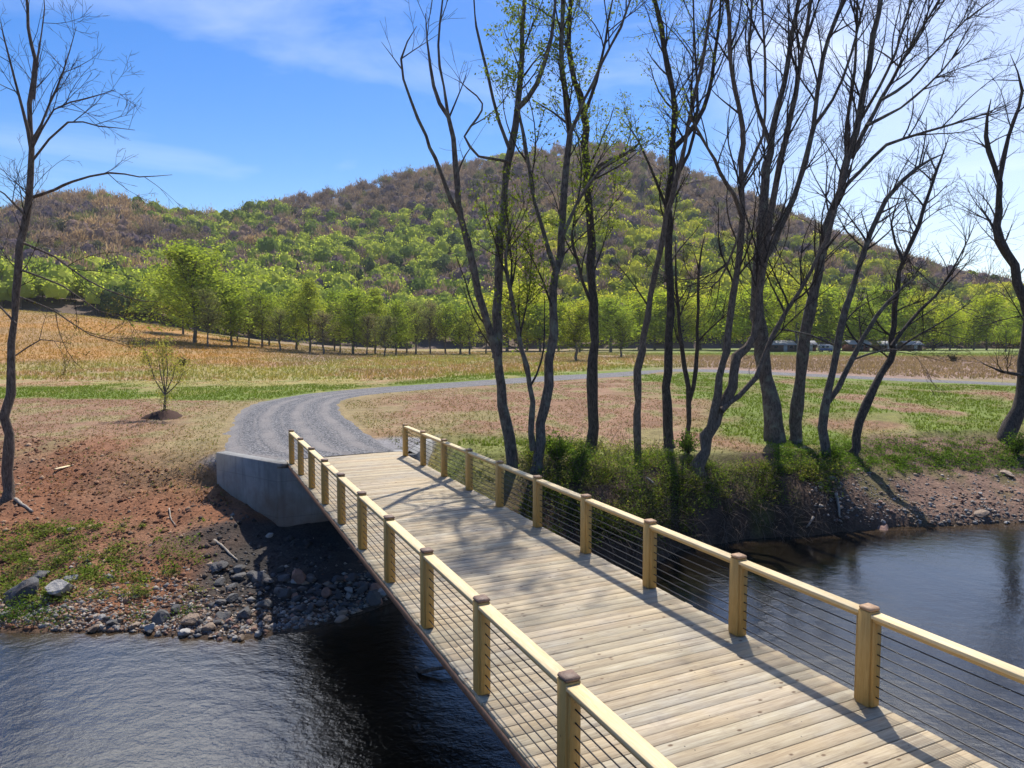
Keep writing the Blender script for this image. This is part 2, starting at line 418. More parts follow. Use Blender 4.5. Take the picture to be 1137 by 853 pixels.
# ------------------------------------------------------------------ ground sheet
def ground_color(x, y, h):
    n = x.shape
    def L(*c): return np.array(c, float)
    def mixc(A, B, k): return A + (B - A) * k[..., None]
    n1 = fbm(x / 6, y / 9, 41, 4); n2 = fbm(x / 1.7, y / 2.2, 51, 4); n3 = fbm(x / 22, y / 30, 61, 3)
    tan = L(.225, .130, .078); red = L(.20, .090, .046); grn = L(.14, .18, .035); dry = L(.29, .235, .085); ora = L(.35, .19, .065); pur = L(.225, .155, .12)
    c = np.tile(tan, n + (1,))
    c = mixc(c, L(.265, .165, .105), sst(.4, .65, n2))
    rd = road_dist(x, y)
    yc = np.interp(x, [-200, -60, -16, -8, 0, 20, 30, 45, 200], [46, 50, 47, 62, 70, 90, 86, 62, 46])   # the road / track line across the view
    beyond = y - yc
    # left slope soil
    left = sst(-4, -8, x)
    c = mixc(c, np.tile(red, n + (1,)), left * sst(33, 27, y + (n1 - .5) * 8))
    c = mixc(c, np.tile(L(.21, .11, .062), n + (1,)), left * sst(33, 27, y) * sst(.45, .6, n2) * .7)
    # faint greens on the tan shelf at left
    c = mixc(c, np.tile(L(.20, .19, .07), n + (1,)), left * sst(28, 31, y) * sst(.5, .66, n2) * .5)
    c = mixc(c, np.tile(L(.24, .19, .09), n + (1,)), sst(4.5, .3, rd) * left * sst(24, 28, y) * .8)
    # beyond the road: bright grass strip then dry grass
    k = sst(-1, 1.2, beyond + (n2 - .5) * 3) 
    far = mixc(np.tile(dry, n + (1,)), np.tile(L(.32, .20, .11), n + (1,)), sst(.42, .6, n1))
    far = mixc(far, np.tile(L(.17, .20, .06), n + (1,)), sst(.5, .66, n2) * .5)
    far = mixc(far, np.tile(grn, n + (1,)), sst(17, 8, beyond + (n1 - .5) * 14 + (n2 - .5) * 8) * (.6 + .4 * sst(.35, .5, n2)))
    far = mixc(far, np.tile(pur, n + (1,)), sst(25, 60, beyond) * sst(.35, .6, n3) * .7)
    lr = x / np.maximum(y, 1)
    far = mixc(far, np.tile(ora, n + (1,)), sst(-.27, -.42, lr) * sst(85, 115, y) * (.55 + .45 * sst(.35, .6, n1)))
    far = mixc(far, np.tile(L(.22, .20, .08), n + (1,)), sst(-.27, -.42, lr) * sst(175, 205, y) * .7)
    far = mixc(far, np.tile(L(.25, .165, .13), n + (1,)), sst(.15, .3, lr) * sst(62, 75, y) * sst(175, 150, y) * .95)
    far = mixc(far, np.tile(L(.19, .22, .07), n + (1,)), sst(.0, .3, lr) * sst(160, 185, y))
    c = mixc(c, far, k)
    # inner field on the right
    inn = (1 - k) * sst(-6, -2, x)
    g = np.clip(sst(5.5, 1.0, rd + (n2 - .5) * 5) * sst(60, 48, y) + sst(9, 16, x + (n1 - .5) * 14) * sst(.30, .46, n1) * .95 + sst(.55, .66, n2) * .45, 0, 1)
    g = np.maximum(g, sst(8, 15, x + (n2 - .5) * 8) * sst(38, 33, y) * .85)
    g = np.maximum(g, inn * sst(31.5, 28.5, y) * sst(14, 8, x) * .8)
    g = g * (.7 + .3 * sst(.38, .55, n2))
    g = np.maximum(g, sst(50, 58, y) * sst(.50, .62, n1) * .5)
    c = mixc(c, np.tile(L(.135, .17, .035), n + (1,)), inn * g)
    # right bank face
    d = y - shore(x)
    bank = sst(-2, 1, x) * sst(4.0, 2.4, d - (sst(14, 18, x) * 3.4))
    c = mixc(c, mixc(np.tile(L(.075, .048, .033), n + (1,)), np.tile(L(.20, .125, .09), n + (1,)), sst(12, 17, x)), bank)
    c = mixc(c, np.tile(L(.10, .10, .03), n + (1,)), bank * sst(.5, .65, n2) * .6)
    p, t = to_pt(x, y)
    c = mixc(c, np.tile(L(.20, .19, .19), n + (1,)), sst(24.4, 24.6, t) * sst(29.5, 28, t) * sst(0, .3, p - (2.85 - (t - 24.3) * .6)) * sst(0, .3, 7.3 + (t - 24.3) * .6 - p))
    # stones and silt by the abutment with shade painted in, wet rim
    p, t = to_pt(x, y)
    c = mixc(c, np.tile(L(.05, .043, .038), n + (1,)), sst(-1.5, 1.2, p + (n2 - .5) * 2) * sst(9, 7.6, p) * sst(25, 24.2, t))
    c = mixc(c, np.tile(L(.075, .05, .032), n + (1,)), sst(.35, -.1, h - WZ))
    return c

def ground_sheet():
    ys = np.concatenate([np.arange(-260, -20, 12), np.arange(-20, 13, 1.2), np.arange(13, 34, .14), np.arange(34, 62, .3), np.arange(62, 120, .8), np.arange(120, 300, 3), np.arange(300, 1500, 30)])
    k = np.linspace(-1, 1, 561); u = np.sign(k) * (.62 * np.abs(k) + .5 * np.abs(k) ** 3 + 1.9 * np.abs(k) ** 9)
    wid = np.where(ys < 20, 36.0, ys + 16)
    X = u[None, :] * wid[:, None]; Y = np.repeat(ys[:, None], len(u), 1)
    X = np.where((Y < 20), X * (1 + 3 * np.abs(u[None, :] / 3) ** 2), X)
    H = height(X, Y)
    H = np.where(Y > 300, np.minimum(H, 14) - 3, H)
    rd = road_dist(X, Y); H = H - .02 * (rd < .3)
    col = ground_color(X, Y, H)
    ny, nx = X.shape; i = np.arange(ny - 1)[:, None] * nx; j = np.arange(nx - 1)[None, :]
    Fq = np.stack([i + j, i + j + 1, i + nx + j + 1, i + nx + j], -1).reshape(-1, 4)
    o = mesh_np('ground', np.stack([X, Y, H], -1).reshape(-1, 3), Fq, M_G, None, col.reshape(-1, 3), True)
    tag(o, kind='structure')
ground_sheet()

# road ribbon
def road():
    n = len(ROADL); m = 15; w = np.linspace(0, 1, m)
    XY = ROADL[:, None, :] * (1 - w[None, :, None]) + ROADR[:, None, :] * w[None, :, None]
    X, Y = XY[..., 0], XY[..., 1]
    crown = .035 - .03 * np.abs(w - .5)[None, :] * 2
    Z = field_top(X, Y) + crown + (fbm(X / 1.5, Y / 1.5, 77, 3) - .5) * .03
    jag = (fbm(X / .45, Y / .45, 78, 4) - .5) * .8 * sst(10, 40, np.arange(n))[:, None]
    X[:, 0] += jag[:, 0]; X[:, -1] += jag[:, -1]
    Z[:, 0] -= .05; Z[:, -1] -= .05
    L_ = np.r_[0, np.cumsum(np.linalg.norm(np.diff(ROADC, axis=0), axis=1))]
    uv = np.stack([np.repeat(w[None, :], n, 0), np.repeat(L_[:, None], m, 1)], -1).reshape(-1, 2)
    i = np.arange(n - 1)[:, None] * m; j = np.arange(m - 1)[None, :]
    Fq = np.stack([i + j, i + j + 1, i + m + j + 1, i + m + j], -1).reshape(-1, 4)[:, ::-1]
    o = mesh_np('gravel_road', np.stack([X, Y, Z], -1).reshape(-1, 3), Fq, M_GRAV, None, None, True, uv)
    tag(o, kind='structure')
road()

# water sheet
def water():
    xs = np.concatenate([np.arange(-200, -30, 10), np.arange(-30, 40, .5), np.arange(40, 201, 10)]); ys = np.concatenate([np.arange(-14, 0, 1), np.arange(0, 34, .4), np.arange(34, 80, 4)])
    X, Y = np.meshgrid(xs, ys); d = shore(X) - Y
    rough = .8 + .8 * sst(.35, .65, fbm(X / 5, Y / 5, 90, 3))
    riff = np.exp(-((X + 1.2) ** 2 + (Y - 13) ** 2) / 6)
    rough = np.clip(rough + riff * 1.2, 0, 2.2) * (1 - .35 * sst(14, 24, X * .0 + Y) * (X > -2))
    sh = sst(1.1, .0, d) * .8
    col = np.stack([rough, sh, sh * 0], -1)
    ny, nx = X.shape; i = np.arange(ny - 1)[:, None] * nx; j = np.arange(nx - 1)[None, :]
    Fq = np.stack([i + j, i + j + 1, i + nx + j + 1, i + nx + j], -1).reshape(-1, 4)
    o = mesh_np('river_water', np.stack([X, Y, X * 0 + WZ], -1).reshape(-1, 3), Fq, M_WAT, None, col.reshape(-1, 3), True)
    tag(o, kind='structure')
water()

# ------------------------------------------------------------------ hill and its forest
RU = np.array([(-400, 290), (-200, 265), (0, 238), (50, 219), (110, 213), (150, 222), (190, 232), (250, 240), (300, 226), (400, 206), (460, 192), (520, 182), (600, 169), (650, 162), (690, 164), (760, 188), (850, 226), (920, 258), (1000, 286), (1080, 310), (1137, 328), (1250, 345), (1500, 360)], float)
def ridge(u):
    px = u * F * cp_ + CX
    y = np.interp(px, RU[:, 0], RU[:, 1]); return (376 - y) / F
HY0 = 235.0
def hill_yr(u): return np.interp(u, [-1.5, -.7, -.45, -.2, .1, .5, 1.2], [520, 520, 560, 640, 700, 640, 560])
def hill_y0(u): return np.interp(u, [-1.5, -.7, -.5, -.3, -.1, .1, .4, .8, 2], [215, 215, 225, 250, 265, 285, 290, 285, 280])
def hill_h(x, y):
    u = x / y; yr = hill_yr(u); y0 = hill_y0(u); zr = CAMZ + ridge(u) * yr - 9.0
    b = field_top(x, y)
    s = np.clip((y - y0) / (yr - y0), 0, 1); f = s ** 1.25 * (1 - s * .12) / .88
    back = np.clip((y - yr) / 500, 0, 1)
    spur = (fbm(x / 110, y / 190, 101, 4) - .5) * 46 * np.sin(np.clip(s, 0, 1) * math.pi) 
    b2 = b * np.exp(-s * 2)
    return b2 * (1 - f) + zr * f * (1 - .6 * back ** 1.5) + spur - 1.5 + 1.5 * sst(0, .05, s)
def hill():
    u = np.linspace(-1.6, 1.8, 200); ys = np.concatenate([np.arange(205, 760, 10), np.arange(760, 1500, 60)])
    X = u[None, :] * ys[:, None]; Y = np.repeat(ys[:, None], len(u), 1); H = hill_h(X, Y)
    ny, nx = X.shape; i = np.arange(ny - 1)[:, None] * nx; j = np.arange(nx - 1)[None, :]
    Fq = np.stack([i + j, i + j + 1, i + nx + j + 1, i + nx + j], -1).reshape(-1, 4)
    n = fbm(X / 20, Y / 20, 5, 3)[..., None]
    col = np.array([.10, .075, .06]) * (1 - n) + np.array([.17, .12, .09]) * n
    o = mesh_np('hill', np.stack([X, Y, H], -1).reshape(-1, 3), Fq, M_G, None, col.reshape(-1, 3), True); tag(o, kind='structure')
hill()

def crown_pts(rng, n, rx, rz, cz, dome=.35):
    """Points in the upper shell of an uneven crown."""
    d = rng.normal(size=(n, 3)); d[:, 2] = np.abs(d[:, 2]) * 1.0 - dome * rng.random(n) * 1.3; d /= np.linalg.norm(d, axis=1)[:, None]
    r = rng.random(n) ** .35
    lob = 1 + .16 * np.sin(d[:, 0] * 5 + rng.random() * 6) * np.cos(d[:, 1] * 5 + rng.random() * 6) + .12 * np.sin(d[:, 2] * 7 + rng.random() * 6)
    P = d * (r * lob)[:, None]; P[:, 0] *= rx; P[:, 1] *= rx; P[:, 2] = P[:, 2] * rz + cz
    return P, d

def forest():
    rng = np.random.default_rng(5)
    protos = []
    for k in range(10):
        n = 260; P, d = crown_pts(rng, n, 1, 1.05, 0, .5); fl = .5 if len(protos) < 5 else 1.0
        V, Fq = quads(P * rng.uniform(.80, 1.18, (n, 1)), rng.uniform(.11, .24, n), d, rng, .6, .8)
        sh = np.repeat(rng.uniform(.7, 1.4, n), 4)
        # the dense inner twig mass: a lumpy shell of larger faces
        nu, nv = 9, 6; ph = [rng.random() * 6.28 for _ in range(4)]; q = []
        def sp_(a, b):
            rr = .78 * (1 + .20 * math.sin(3 * a + ph[0]) * math.sin(4 * b + ph[1]) + .08 * math.sin(5 * a + ph[2])); return (rr * math.cos(a) * math.cos(b), rr * math.sin(a) * math.cos(b), rr * math.sin(b) * 1.02)
        for i in range(nu):
            for j in range(nv):
                a0, a1 = i * 6.2832 / nu, (i + 1) * 6.2832 / nu; b0, b1 = -.7 + j * 2.27 / nv, -.7 + (j + 1) * 2.27 / nv; q += [sp_(a0, b0), sp_(a1, b0), sp_(a1, b1), sp_(a0, b1)]
        if k >= 6:                              # bare crown: only a fan of fine upswept twigs
            n = 330; P, d = crown_pts(rng, n, .95, 1.1, 0, .7); P *= rng.uniform(.45, 1.12, (n, 1)); up_ = d * .8 + np.array([0, 0, .9]) + rng.normal(size=(n, 3)) * .25; up_ /= np.linalg.norm(up_, axis=1)[:, None]
            sd = np.cross(up_, rng.normal(size=(n, 3))); sd /= np.linalg.norm(sd, axis=1)[:, None]; ln = rng.uniform(.16, .38, (n, 1)); wd = rng.uniform(.028, .06, (n, 1))
            V = np.stack([P - sd * wd, P + sd * wd, P + up_ * ln + sd * wd * .4, P + up_ * ln - sd * wd * .4], 1).reshape(-1, 3); sh = np.repeat(rng.uniform(.7, 1.35, n), 4)
        else:
            V = np.concatenate([V, np.array(q)]); sh = np.r_[sh, np.full(len(q), .8)]
        protos.append((V, sh))
    pts = []
    y = 225.0
    while y < 760:
        sp = np.interp(y, [225, 400, 760], [7.2, 8.2, 10.5]); half = 1.0 * y
        xs = np.arange(-half, half * 1.02, sp); pts.append(np.stack([xs + rng.uniform(-sp * .48, sp * .48, len(xs)), y + rng.uniform(-sp * .48, sp * .48, len(xs))], 1)); y += sp * .9
    P = np.concatenate(pts); x, y = P[:, 0], P[:, 1]; u = x / y
    keep = (y > hill_y0(u) + 8) & (y < hill_yr(u) + 45)
    x, y, u = x[keep], y[keep], u[keep]
    h = hill_h(x, y); s = (y - hill_y0(u)) / (hill_yr(u) - hill_y0(u))
    px = u * F * cp_ + CX
    n1 = fbm(x / 60, y / 60, 200, 3); n2 = fbm(x / 25, y / 25, 210, 3); r = rng.random(len(x)); r2 = rng.random(len(x))
    pg = .55 * sst(.8, .35, s) + .14 + (n1 - .5) * 1.3 + .06 * sst(220, 330, px) * sst(640, 480, px) * sst(.9, .6, s)
    pg += .35 * np.exp(-((px - 260) / 90) ** 2) * sst(.3, .8, s) - .40 * sst(200, 90, px) * sst(.15, .4, s) + .4 * sst(.25, .05, s) + .15 * sst(650, 900, px) * sst(.6, .2, s)
    pg -= .35 * sst(.7, .9, s) * (px > 320)
    green = r < pg; con = (~green) & (r2 < .018)
    Vs, cs = [], []
    N = len(x)
    for i in range(N):
        bare = (not green[i]) and (not con[i]) and (rng.random() < .55 or s[i] > .9)
        V, sh = protos[int(rng.integers(6, 10))] if bare else protos[int(rng.integers(0, 6))]
        R_ = rng.uniform(3.3, 5.4) * (1.0 if rng.random() < .8 else 1.3) * (1.12 if green[i] else 1.0); hz = R_ * rng.uniform(.85, 1.3); a = rng.random() * 6.28
        if con[i]: R_, hz = 2.6, 7.5
        ca, sa = math.cos(a), math.sin(a)
        W = np.empty_like(V); W[:, 0] = (V[:, 0] * ca - V[:, 1] * sa) * R_; W[:, 1] = (V[:, 0] * sa + V[:, 1] * ca) * R_; W[:, 2] = V[:, 2] * hz
        if con[i]:
            kk = np.clip(1 - (V[:, 2] + .4) / 1.4, .06, 1); W[:, 0] *= kk; W[:, 1] *= kk
        W += (x[i], y[i], h[i] + 4.5 + rng.uniform(0, 2.5))
        if con[i]: c = np.array([.022, .045, .022])
        elif green[i]:
            g = rng.random(); c = np.array([.20, .27, .06]) * (1 - g) + np.array([.60, .63, .12]) * g
            if px[i] > 560: c = c * np.array([1.3, 1.15, .75])
            if r2[i] < .12: c = np.array([.12, .16, .06])
        else:
            g = rng.random(); warm = sst(.40, .6, n2[i]) * (1 if px[i] < 330 else .35)
            c = (np.array([.17, .138, .145]) * (1 - g) + np.array([.29, .225, .205]) * g) * (1 - warm) + np.array([.46, .34, .23]) * warm * rng.uniform(.8, 1.1)
            c = c * (np.array([.74, .66, .86]) if bare else np.array([.95, .90, 1.15]))
            if r2[i] > .85: c = np.array([.16, .155, .085])
        Vs.append(W); cs.append(c[None, :] * sh[:, None])
    V = np.concatenate(Vs); col = np.concatenate(cs); nq = len(V) // 4
    o = mesh_np('forest', V, np.arange(4 * nq).reshape(-1, 4), M_LEAF, None, col)
    tag(o, 'mixed spring forest of green and still bare trees covering the whole hillside', 'forest', kind='stuff')
    # pale slender trunks seen between the crowns and along the ridge
    Vs, Fs, n = [], [], 0
    sel = np.where((rng.random(N) < .6) | (s > .85))[0]
    for i in sel:
        q, fq = tube_np([(x[i], y[i], h[i] - 1), (x[i] + rng.uniform(-.5, .5), y[i], h[i] + 10.5)], [.24, .10], 3); Vs.append(q); Fs.append(fq + n); n += len(q)
    o = mesh_np('forest_trunk_mass', np.concatenate(Vs), np.concatenate(Fs), M_BARKW); o.parent = bpy.data.objects['forest']
forest()

# ------------------------------------------------------------------ branching
UP = np.array([0, 0, 1.0])
def nrm(v): return v / (np.linalg.norm(v) + 1e-9)
def grow_child(rng, pos, dirn, L, r0, r1, seg, wig, up):
    n = max(3, int(L / seg) + 1); P = [pos]; d = nrm(dirn); w = nrm(rng.normal(size=3))
    for _ in range(n - 1):
        w = nrm(w + rng.normal(size=3) * .7); d = nrm(d + w * wig + UP * up); P.append(P[-1] + d * (L / (n - 1)))
    P = np.array(P); return P, np.linspace(r0, r1, n)
def spawn(rng, P, r, lev, par, out):
    """Children along P. par: list of dicts per level."""
    if lev >= len(par): return
    q = par[lev]; seg = np.linalg.norm(np.diff(P, axis=0), axis=1); S = np.r_[0, np.cumsum(seg)]; L = S[-1]
    n = rng.poisson(L * q['den'] * (1 - q['start'])) if L * q['den'] > 3 else int(round(L * q['den'] * (1 - q['start']) + rng.random() * .8))
    for k in range(n):
        f = q['start'] + (1 - q['start']) * rng.random() ** .85; s = f * L; j = min(np.searchsorted(S, s) - 1, len(P) - 2); j = max(j, 0)
        tt = (s - S[j]) / (seg[j] + 1e-9); pos = P[j] * (1 - tt) + P[j + 1] * tt; T = nrm(P[j + 1] - P[j]); rad = r[j] * (1 - tt) + r[j + 1] * tt
        a = rng.normal(size=3); a = nrm(a - T * a.dot(T)); ang = R(rng.uniform(*q['ang']))
        d = T * math.cos(ang) + a * math.sin(ang)
        Lc = max(.25, q['len'] * rng.uniform(.6, 1.25) * (1 - .55 * f)); r0 = min(rad * .62, q['r'] * rng.uniform(.7, 1.2)); r0 = max(r0, .006)
        cP, cr = grow_child(rng, pos, d, Lc, r0, max(r0 * .3, .005), q.get('seg', .5), q.get('wig', .16), q.get('up', .05))
        out[lev].append((cP, cr)); spawn(rng, cP, cr, lev + 1, par, out)

def dense(P, rad, rng, seg=.7, wob=.05):
    """Smooth a traced limb (Catmull-Rom) and roughen it a little."""
    P = np.asarray(P, float); n = len(P); rad = np.asarray(rad, float); Q = np.vstack([2 * P[0] - P[1], P, 2 * P[-1] - P[-2]]); o, ro = [], []
    for i in range(n - 1):
        p0, p1, p2, p3 = Q[i], Q[i + 1], Q[i + 2], Q[i + 3]; m = max(2, int(np.linalg.norm(p2 - p1) / seg))
        for k in range(m):
            t = k / m; o.append(.5 * ((2 * p1) + (-p0 + p2) * t + (2 * p0 - 5 * p1 + 4 * p2 - p3) * t * t + (-p0 + 3 * p1 - 3 * p2 + p3) * t ** 3)); ro.append(rad[i] * (1 - t) + rad[i + 1] * t)
    o.append(P[-1]); ro.append(rad[-1]); o = np.array(o); ro = np.array(ro)
    o[1:] += rng.normal(size=(len(o) - 1, 3)) * wob * np.clip(ro[1:, None] * 6, .25, 1) ; return o, ro * (1 + rng.normal(size=len(ro)) * .085)

BARE = [dict(den=1.7, start=.25, ang=(18, 50), len=4.2, r=.042, seg=.45, wig=.16, up=.10),
        dict(den=2.3, start=.12, ang=(22, 55), len=1.9, r=.017, seg=.32, wig=.22, up=.07),
        dict(den=2.6, start=.1, ang=(20, 60), len=.85, r=.010, seg=.25, wig=.25, up=.03)]
def traced_tree(name, label, base, stems, limbs=(), par=BARE, bark=None, leaf=None, seed=1, leaders=True, cat='tree', twigbark=None, flare=1.5):
    """base: photo pixel of the foot. stems: (pixel polyline, width px foot, width px top[, depth lean]) starting at the foot or on another stem."""
    rng = np.random.default_rng(seed); g = hit(*base); Y0 = g[1]; root = empty(name, tuple(g)); tag(root, label, cat)
    pxm = Y0 / F; out = [[], [], [], []]; mains = []; firsts = []
    for k, s in enumerate(list(stems) + list(limbs)):
        P, w0, w1 = s[0], s[1], s[2]; lean = s[3] if len(s) > 3 else rng.uniform(-.6, .6); islimb = k >= len(stems)
        Q = []; m = len(P); start = s[4] if len(s) > 4 else 0.0
        for i, (a, b) in enumerate(P):
            Q.append(at_y(a, b, Y0 + start + lean * i / max(1, m - 1) * 2))
        Q = np.array(Q); rad = np.linspace(w0, w1, m) * pxm / 2
        if not islimb and P[0] == base:
            Q[0] = g - UP * .25; rad[0] *= flare
            Q = np.insert(Q, 1, g + (Q[1] - g) * .12 + UP * .0, 0); rad = np.insert(rad, 1, rad[1] * 1.12)
        if leaders and P[-1][1] <= 12:          # carries on above the picture
            d = nrm(Q[-1] - Q[-2]); e = Q[-1] + d * 2.6 + rng.normal(size=3) * .3; e2 = e + d * 2.4 + rng.normal(size=3) * .5
            Q = np.vstack([Q, e, e2]); rad = np.r_[rad, rad[-1] * .55, rad[-1] * .2]
        if P[-1][1] > 12: rad[-1] *= .3
        o, ro = dense(Q, np.maximum(rad * (.96 if not islimb else .88), .008), rng)
        mains.append((o, ro, islimb)); spawn(rng, o, ro, 0, par, out)
    loc = np.array(root.location)
    for o, ro, il in mains:
        V, Fq = tube_np(o - loc, ro, 12 if ro[0] > .08 else 8); mesh_np('limb' if il else 'trunk', V, Fq, bark or M_BARK, root, None, True)
    br = [(p - loc, r, 5) for p, r in out[0]] + [(p - loc, r, 3) for p, r in out[1]] + [(p - loc, r, 3) for p, r in out[2]]
    if br:
        V, Fq = tubes(br); mesh_np('crown', V, Fq, twigbark or M_TWIG, root, None, True)
    if leaf:
        src = out[1] + out[2] if len(par) > 2 else out[0] + out[1]; pts = np.concatenate([p[1:] for p, r in src]) - loc
        if 'keep' in leaf:
            q = pts + loc; msk = leaf['keep'](q) ; pts = pts[msk]
        n = leaf['n']; c = pts[rng.integers(len(pts), size=n)] + rng.normal(size=(n, 3)) * leaf.get('sc', .10)
        V, Fq = quads(c, rng.uniform(leaf['s'] * .6, leaf['s'] * 1.4, n), None, rng, .7)
        cc = np.array(leaf['c'])[None, :] * rng.uniform(.6, 1.35, n)[:, None]
        mesh_np('foliage', V, Fq, M_LEAF, root, np.repeat(cc, 4, 0))
    return root

GL = (.10, .155, .03); YL = (.19, .24, .03)
SP = [dict(BARE[0], den=1.4), BARE[1], dict(BARE[2], den=2.2)]
traced_tree('leaning_tree', 'leaning twin-stemmed grey tree beside the railing with a crooked dead limb', (571, 517),
    [([(571, 517), (562, 470), (556, 430), (552, 398), (542, 360), (531, 323), (513, 242), (508, 227), (506, 176), (498, 131), (481, 96), (472, 15)], 13, 3),
     ([(552, 398), (554, 323), (556, 262), (566, 166), (574, 116), (580, 60), (582, 0)], 11, 5)],
    [([(513, 242), (501, 222), (483, 176), (473, 151), (456, 111), (445, 65), (463, 30)], 6, 2),
     ([(498, 131), (493, 96), (486, 50), (492, 0)], 4, 2),
     ([(573, 122), (597, 91), (612, 40), (617, 0)], 7, 3),
     ([(566, 166), (554, 136), (541, 81), (529, 30), (526, 0)], 5, 2),
     ([(567, 180), (546, 176), (531, 174), (516, 151), (531, 131), (536, 116), (520, 98), (505, 88)], 4, 1.5)],
    par=[dict(BARE[0], den=.62, len=3.2), dict(BARE[1], den=1.1), dict(BARE[2], den=1.5)], leaf=dict(n=3600, s=.09, c=(.18, .23, .04), keep=lambda q: q[:, 0] > -.8), seed=3, bark=M_BARK)
traced_tree('forked_tree', 'tall forked grey tree just behind the leaning one, small new leaves on top', (596, 519),
    [([(596, 519), (603, 470), (609, 430), (614, 370), (614, 323), (622, 282), (627, 212), (632, 151), (627, 101), (622, 50), (624, 0)], 12, 5),
     ([(592, 500), (590, 460), (589, 430), (579, 383), (567, 323), (562, 285), (570, 240)], 8, 2)],
    [([(617, 302), (602, 252), (589, 202), (584, 166), (577, 131), (570, 90)], 6, 2),
     ([(632, 151), (650, 110), (668, 70), (690, 30), (700, 0)], 5, 2),
     ([(622, 270), (640, 225), (665, 190), (690, 172), (713, 166)], 5, 2)],
    par=SP, leaf=dict(n=7500, s=.095, c=(.20, .25, .045)), seed=4)
traced_tree('straight_tree', 'dark straight tree standing alone on a bare mound of soil', (656, 497),
    [([(656, 497), (658, 450), (658, 400), (660, 353), (655, 252), (652, 202), (647, 126), (638, 90), (632, 50), (634, 0)], 13, 5)],
    [([(652, 205), (668, 182), (690, 172), (708, 160), (713, 150)], 5, 2),
     ([(656, 335), (647, 313), (638, 280), (635, 262), (640, 222)], 5, 2),
     ([(647, 130), (662, 90), (672, 45), (680, 0)], 5, 2)],
    par=SP, leaf=dict(n=6500, s=.095, c=(.20, .25, .045)), seed=5, bark=M_BARKD)
traced_tree('slender_tree', 'slender curving brown trunk leaning toward the very dark upright tree', (708, 506),
    [([(708, 506), (706, 460), (708, 430), (712, 390), (718, 353), (733, 282), (741, 240), (757, 180), (768, 120), (782, 60), (790, 0)], 10, 3)],
    par=[dict(BARE[0], den=.8), BARE[1], BARE[2]], seed=6, bark=M_BARKW)
traced_tree('dark_tree', 'very dark upright tree with a wide fork high up, nearest the slender curving trunk', (742, 497),
    [([(742, 497), (743, 460), (741, 430), (743, 370), (743, 302), (741, 227), (748, 151), (746, 101), (733, 30), (728, 0)], 12, 5)],
    [([(747, 166), (762, 150), (782, 121), (790, 85), (797, 40), (800, 0)], 7, 3),
     ([(743, 210), (765, 170), (775, 120), (772, 60), (770, 0)], 5, 2),
     ([(742, 235), (728, 200), (716, 172), (705, 150), (690, 132)], 4, 1.5)],
    par=SP, leaf=dict(n=3200, s=.09, c=(.18, .23, .04)), seed=7, bark=M_BARKD)
traced_tree('v_shaped_tree', 'small V-shaped pair of dark stems from one foot, behind the leaning river-edge tree', (765, 494),
    [([(765, 494), (763, 430), (757, 383), (752, 320), (750, 262)], 7, 2), ([(764, 450), (772, 410), (775, 383), (776, 302), (783, 260)], 6, 2)],
    par=[dict(BARE[0], den=1.0, len=2.6), BARE[1], BARE[2]], seed=8, bark=M_BARKD)
traced_tree('river_edge_tree', 'brown many-stemmed bare tree leaning out over the undercut bank', (776, 523),
    [([(776, 523), (785, 484), (801, 456), (812, 430), (820, 396), (838, 373), (845, 323), (852, 262), (862, 200), (878, 130), (890, 60), (900, 0)], 15, 4),
     ([(788, 478), (797, 440), (803, 400), (808, 373), (818, 302), (825, 237), (824, 180), (825, 141), (812, 75), (808, 0)], 10, 4)],
    [([(801, 456), (820, 440), (838, 418), (858, 373), (888, 323), (911, 282), (922, 250), (935, 200), (948, 150)], 8, 2.5),
     ([(823, 240), (813, 217), (800, 190), (787, 166), (767, 131), (752, 100)], 6, 2),
     ([(825, 200), (848, 150), (850, 90), (846, 0)], 5, 2.5),
     ([(824, 250), (805, 300), (790, 318), (770, 322)], 3, 1.2)],
    par=[dict(BARE[0], den=1.9), BARE[1], dict(BARE[2], den=2.8)], seed=9, bark=M_BARKW)
traced_tree('thick_tree', 'thickest trunk of the riverside trees, bare, beside the tall leaning tree', (861, 490),
    [([(861, 490), (856, 450), (851, 418), (845, 370), (841, 330), (843, 282), (848, 220), (858, 151), (873, 76), (886, 0)], 21, 5)],
    [([(843, 300), (858, 270), (888, 202), (903, 141), (913, 65), (936, 0)], 9, 4),
     ([(855, 160), (838, 110), (832, 50), (835, 0)], 5, 2.5),
     ([(903, 141), (925, 110), (945, 60), (960, 0)], 5, 2)],
    par=[dict(BARE[0], den=1.9), BARE[1], dict(BARE[2], den=2.8)], seed=10)
traced_tree('tall_leaning_tree', 'tall leaning bare tree with fanned upswept branches, joined to the thickest trunk', (882, 491),
    [([(882, 491), (884, 450), (888, 418), (896, 370), (903, 323), (921, 252), (939, 192), (954, 126), (964, 76), (979, 0)], 15, 5)],
    [([(944, 175), (962, 140), (979, 111), (1000, 70), (1019, 40), (1042, 0)], 6, 2.5),
     ([(935, 212), (954, 192), (984, 161), (1029, 146), (1080, 131), (1112, 118)], 5, 1.5),
     ([(941, 185), (940, 140), (948, 80), (952, 0)], 6, 2.5),
     ([(979, 111), (1010, 90), (1045, 50), (1085, 12)], 4, 1.5),
     ([(962, 140), (1000, 120), (1030, 95), (1060, 62), (1075, 40)], 4, 1.5),
     ([(952, 140), (985, 80), (1000, 40), (1012, 0)], 4, 2)],
    par=[dict(BARE[0], den=2.2, len=4.4), BARE[1], dict(BARE[2], den=2.6)], seed=11)
